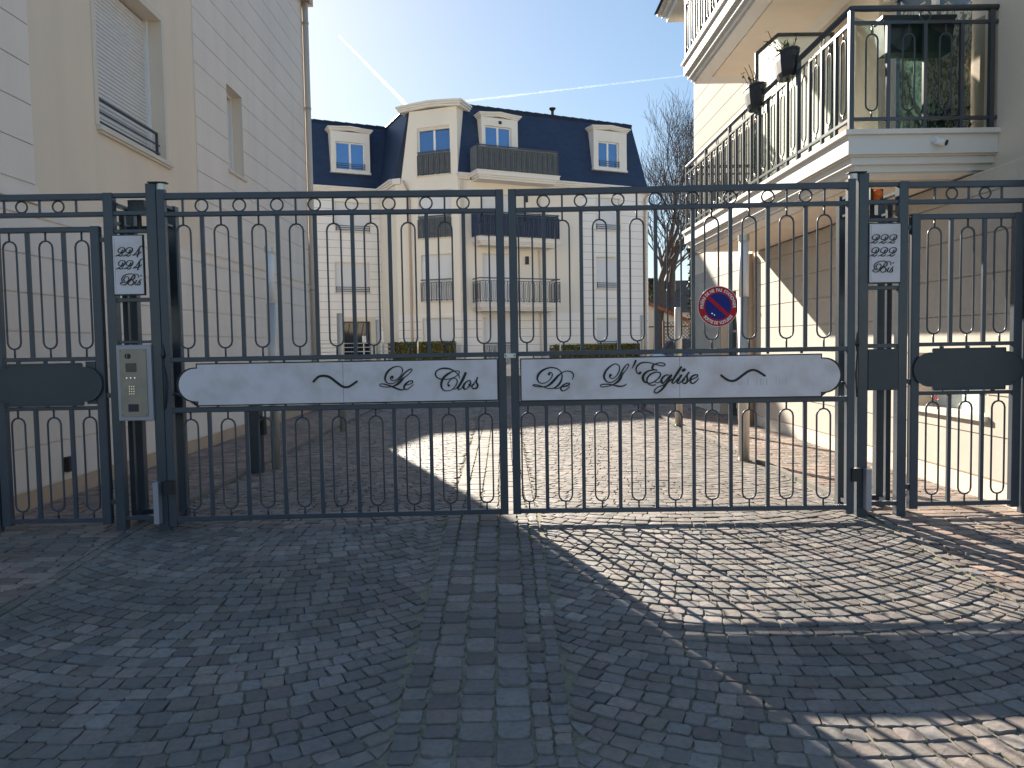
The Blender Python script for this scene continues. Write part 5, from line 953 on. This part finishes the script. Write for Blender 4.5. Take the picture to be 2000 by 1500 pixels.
# ================================================================ street furniture inside the gate
def lamp(x, y, h, hs_, r_, label):
    t = empty('lamp_post', (x,y,0), label, 'lamp', 'slim steel lamp posts with frosted tops'); MB().lathe([(r_,0),(r_,hs_)], (x,y,0), 18).build('post', STEEL, t, smooth=True)
    MB().lathe([(r_*.86,hs_+.001),(r_*.86,h-.07)], (x,y,0), 18).build('frosted_tube', FROST, t, smooth=True); MB().lathe([(r_*1.02,h-.069),(r_*1.02,h)], (x,y,0), 18).build('cap', STEEL, t); MB().lathe([(r_*1.5,0.001),(r_*1.5,.01)], (x,y,0), 18).build('base_plate', STEELD, t)
lamp(-2.60,8.72,2.52,1.88,.052,'tall steel lamp post with frosted tube near the left wall')
lamp(2.735,8.69,2.56,1.86,.062,'tall steel lamp post with frosted tube near the right wall')
lamp(-4.85,31.2,2.05,1.38,.05,'small distant lamp post in front of the rear building')
def bollard(x, y, h, r_, label):
    t = empty('bollard', (x,y,0), label, 'bollard', 'plain steel bollards along the driveway'); MB().lathe([(r_,0),(r_,h-.012),(r_*.85,h)], (x,y,0), 16).build('post', STEEL, t, smooth=True); MB().lathe([(r_*1.4,0.001),(r_*1.4,.008)], (x,y,0), 16).build('base_plate', STEELD, t)
bollard(-2.63,12.54,1.92,.055,'steel bollard by the left kerb, middle distance'); bollard(-2.70,16.7,1.95,.05,'steel bollard by the left kerb, farther back')
bollard(2.84,12.39,1.92,.062,'steel bollard by the right kerb, middle distance'); bollard(2.87,15.7,1.92,.06,'steel bollard by the right kerb near the rear')
bollard(2.1,28,1.68,.03,'thin distant steel post before the right hedge'); bollard(-3.08,28,1.68,.03,'thin distant steel post before the left hedge')
gs = empty('gate_stop', (-2.76,8.5,0), 'short dark square steel post with black sensor beside the lamp post', 'post')
MB().cbox(-2.81,-2.69,8.46,8.58,0,1.12,.004).build('post', PAINT2, gs); MB().cbox(-2.686,-2.64,8.47,8.55,.42,.62,.008).build('sensor', DARK, gs)
hr = empty('handrail', (-6,30.5,0), 'horizontal steel tube handrail before the entrance door', 'railing')
for z in (1.50,1.34,1.17,1.0,.84): MB().tube([(-7.6,30.5,z),(-4.35,30.5,z)], .02, 6).build('rail', STEEL, hr)
for x in (-7.5,-6.5,-5.5,-4.4): MB().tube([(x,30.53,0),(x,30.53,1.5)], .022, 6).build('post', STEEL, hr)
def leaves(x0, p1, z0, z1, wd, n, seed, size, cols, name='foliage', par=None, sh=None):
    rr = np.random.default_rng(seed); a = np.array(x0, float); b = np.array(p1, float); d = b-a; L_ = np.linalg.norm(d); d /= L_; nr = np.array((-d[1],d[0])); V = []; Fs = []; C = []
    for i in range(n):
        s_ = rr.uniform(0,L_); f_ = rr.random(); o = rr.uniform(-wd/2,wd/2); z = rr.uniform(z0,z1)
        if f_ < .6: o = -wd/2+abs(rr.normal(0,.04))
        elif f_ < .85: z = z1-abs(rr.normal(0,.03))
        c_ = np.array([*(a+d*s_+nr*o), z+rr.normal(0,.012)]); col = np.array(cols[int(rr.integers(len(cols)))])*rr.uniform(.6,1.4)
        q = rr.normal(0,1,(2,3)); q /= np.linalg.norm(q,axis=1)[:,None]; k = len(V); w_ = size*rr.uniform(.6,1.3)
        V += [tuple(c_-q[0]*w_),tuple(c_+q[1]*w_*.6),tuple(c_+q[0]*w_),tuple(c_-q[1]*w_*.6)]; Fs.append((k,k+1,k+2,k+3)); C += [tuple(col)]*4
    mb = MB(); mb.add(V, Fs); o = mb.build(name, LEAF, par); put_tint(o.data, C); return o
def hedge(x0, p1, z1, wd, n, label, seed):
    t = empty('hedge', (x0[0],x0[1],0), label, 'hedge', 'low clipped hedges along the rear building')
    leaves(x0, p1, .05, z1, wd, n, seed, .045, [(.14,.16,.03),(.10,.12,.03),(.24,.23,.04),(.07,.08,.02),(.18,.13,.04)], 'foliage', t)
    a, b = Vector(x0), Vector(p1); d = (b-a).normalized(); nr = Vector((-d.y,d.x))*(wd/2-.07); P = [a-nr,b-nr,b+nr,a+nr]; MB().prism([tuple(p) for p in P], .0, z1-.08).build('inner_twigs', BARK, t)
hedge((-4.62,31.5),(-1.93,31.35),1.50,.7,9000,'clipped green hedge before the rounded bay of the rear building',11)
hedge((2.05,31.6),(5.95,33.3),1.28,.7,11000,'clipped green hedge before the right wing of the rear building',12)
# ================================================================ beyond the rear building, right
def car(x, y, L_, m, label):
    t = empty('parked_car', (x+L_/2,y,0), label, 'car', rz=R(50)); wd = .86
    def pr_(P, o0, o1): return MB(lambda p: (x+p[0], y+p[1], p[2])).add([(a,o0,b) for a,b in P]+[(a,o1,b) for a,b in P], [tuple(range(len(P))), tuple(range(2*len(P)-1,len(P)-1,-1))]+[((i+1)%len(P),i,i+len(P),(i+1)%len(P)+len(P)) for i in range(len(P))])
    pr_([(0,.35),(.02,.62),(.12,.76),(.95,.92),(1.25,.97),(L_-.35,1.0),(L_-.08,.9),(L_,.6),(L_-.02,.3),(.2,.28)], -wd, wd).build('body', m, t)
    pr_([(1.0,.935),(1.62,1.38),(2.0,1.47),(L_-.9,1.48),(L_-.45,1.38),(L_-.2,.985)], -wd+.10, wd-.10).build('cabin', m, t)
    pr_([(1.12,.965),(1.66,1.34),(2.0,1.40),(L_-.95,1.41),(L_-.6,1.3),(L_-.4,1.0)], -wd+.092, wd-.092).build('window', DGLASS, t)
    MB(lambda p: (x+p[0], y+p[1], p[2])).add([(1.03,-.7,.955),(1.60,-.66,1.375),(1.60,.66,1.375),(1.03,.7,.955),(1.04,-.7,.95),(1.61,-.66,1.37),(1.61,.66,1.37),(1.04,.7,.95)], [(0,1,2,3),(7,6,5,4)]).build('windscreen', DGLASS, t)
    for xw in (.75,L_-.8):
        for o in (-wd-.01,wd-.19):
            wl = MB().tube([(x+xw,y+o,.31),(x+xw,y+o+.2,.31)], .31, 18).build('wheel', DARK, t); MB().tube([(x+xw,y+o-.004,.31),(x+xw,y+o+.02,.31)], .20, 12).build('rim', ALU, wl)
    for o in (-.68,.52): MB().box(x-.01,x+.10,y+o,y+o+.18,.60,.72).build('headlight', PVC, t)
    MB().box(x+1.25,x+1.38,y-wd-.14,y-wd+.06,.98,1.10).build('door_mirror', m, t)
car(5.5,31.2,4.2,NAVYCAR,'dark blue car parked beside the rear building behind the right bollards')
sh_ = empty('garden_shed', (9.5,46,0), 'small pale outbuilding with orange tiled sloping roof behind the cars', 'shed')
MB().vprism([(7.2,0),(11.4,0),(11.4,2.35),(7.2,4.15)], 45.0, 49).build('wall', RENDER, sh_)
for i in range(11):
    x0, x1 = 6.9+i*.42, 6.9+(i+1)*.42+.03; za, zb = 4.42-(x0-6.9)*.444, 4.42-(x1-6.9)*.444
    MB().add([(x0,44.75,za),(x1,44.75,zb),(x1,49.2,zb),(x0,49.2,za),(x0,44.75,za-.17),(x1,44.75,zb-.20),(x1,49.2,zb-.20),(x0,49.2,za-.17)], [(0,1,2,3),(7,6,5,4),(0,4,5,1),(1,5,6,2),(2,6,7,3),(3,7,4,0)]).build('roof_tile', TERRA, sh_)
MB().box(7.2,11.4,44.96,44.998,2.2,2.26).build('gutter', DARK, sh_)
lf = empty('lattice_fence', (8.2,36.5,0), 'brown diamond lattice fence panel behind the parked cars', 'fence')
for i in range(-12,14):
    x = 7.7+i*.17; 
    for sgn in (1,-1):
        xa, xb = (x, x+2.0) if sgn > 0 else (x+2.0, x)
        t0, t1 = max(0,(7.7-xa)/(xb-xa)) if sgn > 0 else max(0,(xa-9.9)/2.0), min(1,(9.9-xa)/2.0) if sgn > 0 else min(1,(xa-7.7)/2.0)
        if t1-t0 > .05: MB().tube([(xa+(xb-xa)*t0,36.5+.015*sgn,.3+2.0*t0),(xa+(xb-xa)*t1,36.5+.015*sgn,.3+2.0*t1)], .017, 4, rot=.785).build('lath', LATT, lf)
for x in (7.66,9.92): MB().box(x-.04,x+.04,36.45,36.55,0,2.35).build('post', LATT, lf)
hs2 = empty('house', (15,62,0), 'distant house with mossy grey roof seen past the tree', 'house')
MB().box(10,22,60,68,0,3.6).build('wall', RENDER, hs2); MB().add([(9.6,59.6,3.6),(22.4,59.6,3.6),(22.4,64,6.4),(9.6,64,6.4),(9.6,68.4,3.6),(22.4,68.4,3.6)], [(0,1,2,3),(3,2,5,4),(0,3,4),(1,5,2),(0,4,5,1)]).build('roof', OLDROOF, hs2)
MB().box(13.3,14.0,62,62.6,5.4,7.0).build('chimney', SKIRT, hs2)
ivb = tag(leaves((8.2,53),(10.6,53),.5,5.6,1.6,5200,21,.13,[(.03,.04,.012),(.05,.055,.02),(.06,.05,.025)],'evergreen_bush'), 'dark evergreen bush mass rising behind the orange roofed outbuilding', 'bush')
ivc = tag(leaves((10.2,42),(10.7,42),.3,6.4,.7,5200,22,.09,[(.02,.03,.01),(.035,.045,.015),(.05,.05,.02)],'ivy_column'), 'tall narrow dark ivy clad trunk beside the right building corner', 'plant')
dt = leaves((-60,95),(90,95),.5,5.0,4,16000,23,.7,[(.03,.035,.015),(.05,.045,.025),(.04,.03,.025)],'distant_treeline'); tag(dt, kind='stuff')
# bare tree
def bare_tree(base, label, seed):
    rr = random.Random(seed); t = empty('bare_tree', base, label, 'tree'); tr = MB(); br = MB(); tw = MB(); balls = MB(); cnt = [0]
    def grow(p, d, L_, r0, dep, mb):
        n = 4 if dep < 3 else 3; P = [p]; rs = [r0]; dd = d.copy()
        for k in range(n):
            wob = .16 if dep > 0 else .05; dd = (dd+Vector((rr.gauss(0,wob),rr.gauss(0,wob),rr.gauss(0,wob*.5)+.05))).normalized(); P.append(P[-1]+dd*L_/n); rs.append(r0*(1-.32*(k+1)/n))
        mb.tube(P, rs, 8 if dep < 2 else (5 if dep < 4 else 3), caps=False); cnt[0] += 1
        if dep >= 6 or cnt[0] > 9000: return
        nch = {0:3,1:3,2:4,3:4,4:4,5:3}[dep]
        for c_ in range(nch):
            i = n if c_ == 0 else rr.randint(max(1,n-3 if dep else 2), n); q = P[i]
            a = rr.uniform(0,6.28); sp = rr.uniform(.30,.75) if dep < 4 else rr.uniform(.2,.6); side = Vector((math.cos(a),math.sin(a)*.8,0)); nd = (dd*1.0+side*sp+Vector((0,0,.22 if dep > 1 else .1))).normalized()
            grow(q, nd, L_*rr.uniform(.66,.84), max(.0085, rs[i]*rr.uniform(.55,.72)), dep+1, tr if dep+1 < 2 else (br if dep+1 < 4 else tw))
        if dep == 5 and rr.random() < .10:
            q = P[-1]+Vector((0,0,-.15)); s_ = .045; balls.add([q+Vector(v)*s_ for v in ((1,0,0),(-1,0,0),(0,1,0),(0,-1,0),(0,0,1),(0,0,-1))], [(0,2,4),(2,1,4),(1,3,4),(3,0,4),(2,0,5),(1,2,5),(3,1,5),(0,3,5)])
    b = Vector(base)
    grow(b, Vector((-.02,0,1)), 4.9, .36, 0, tr)
    grow(b+Vector((.5,.3,0)), Vector((.08,0,1)), 5.4, .27, 0, tr)
    tr.build('trunk', BARK, t, smooth=True); br.build('branches', BARK, t); tw.build('crown', BARK, t); balls.build('seed_balls', BARK, t)
bare_tree((9.2,45,0), 'tall bare winter tree between rear building and right building', 4)
# contrails: long thin cloud tubes high in the sky
def contrail(p, q, r0, r1, dens, label):
    m = mk_vol('contrail_vapour', dens); n = 24; P = []; rs = []
    for i in range(n+1):
        t_ = i/n; P.append([a+(b-a)*t_ for a, b in zip(p, q)]); rs.append((r0+(r1-r0)*t_)*(1+.15*math.sin(i*1.9)))
    tag(MB().tube(P, rs, 10, caps=True).build('contrail', m), label, 'contrail')
contrail((-765,3800,1500), (-560,4960,1500), 5, 13, .0022, 'broad white contrail slanting down towards the roof peak')
contrail((-230,4830,1500), (1500,4280,1500), 6.5, 5, .0045, 'thin straight white contrail above the slate roof')
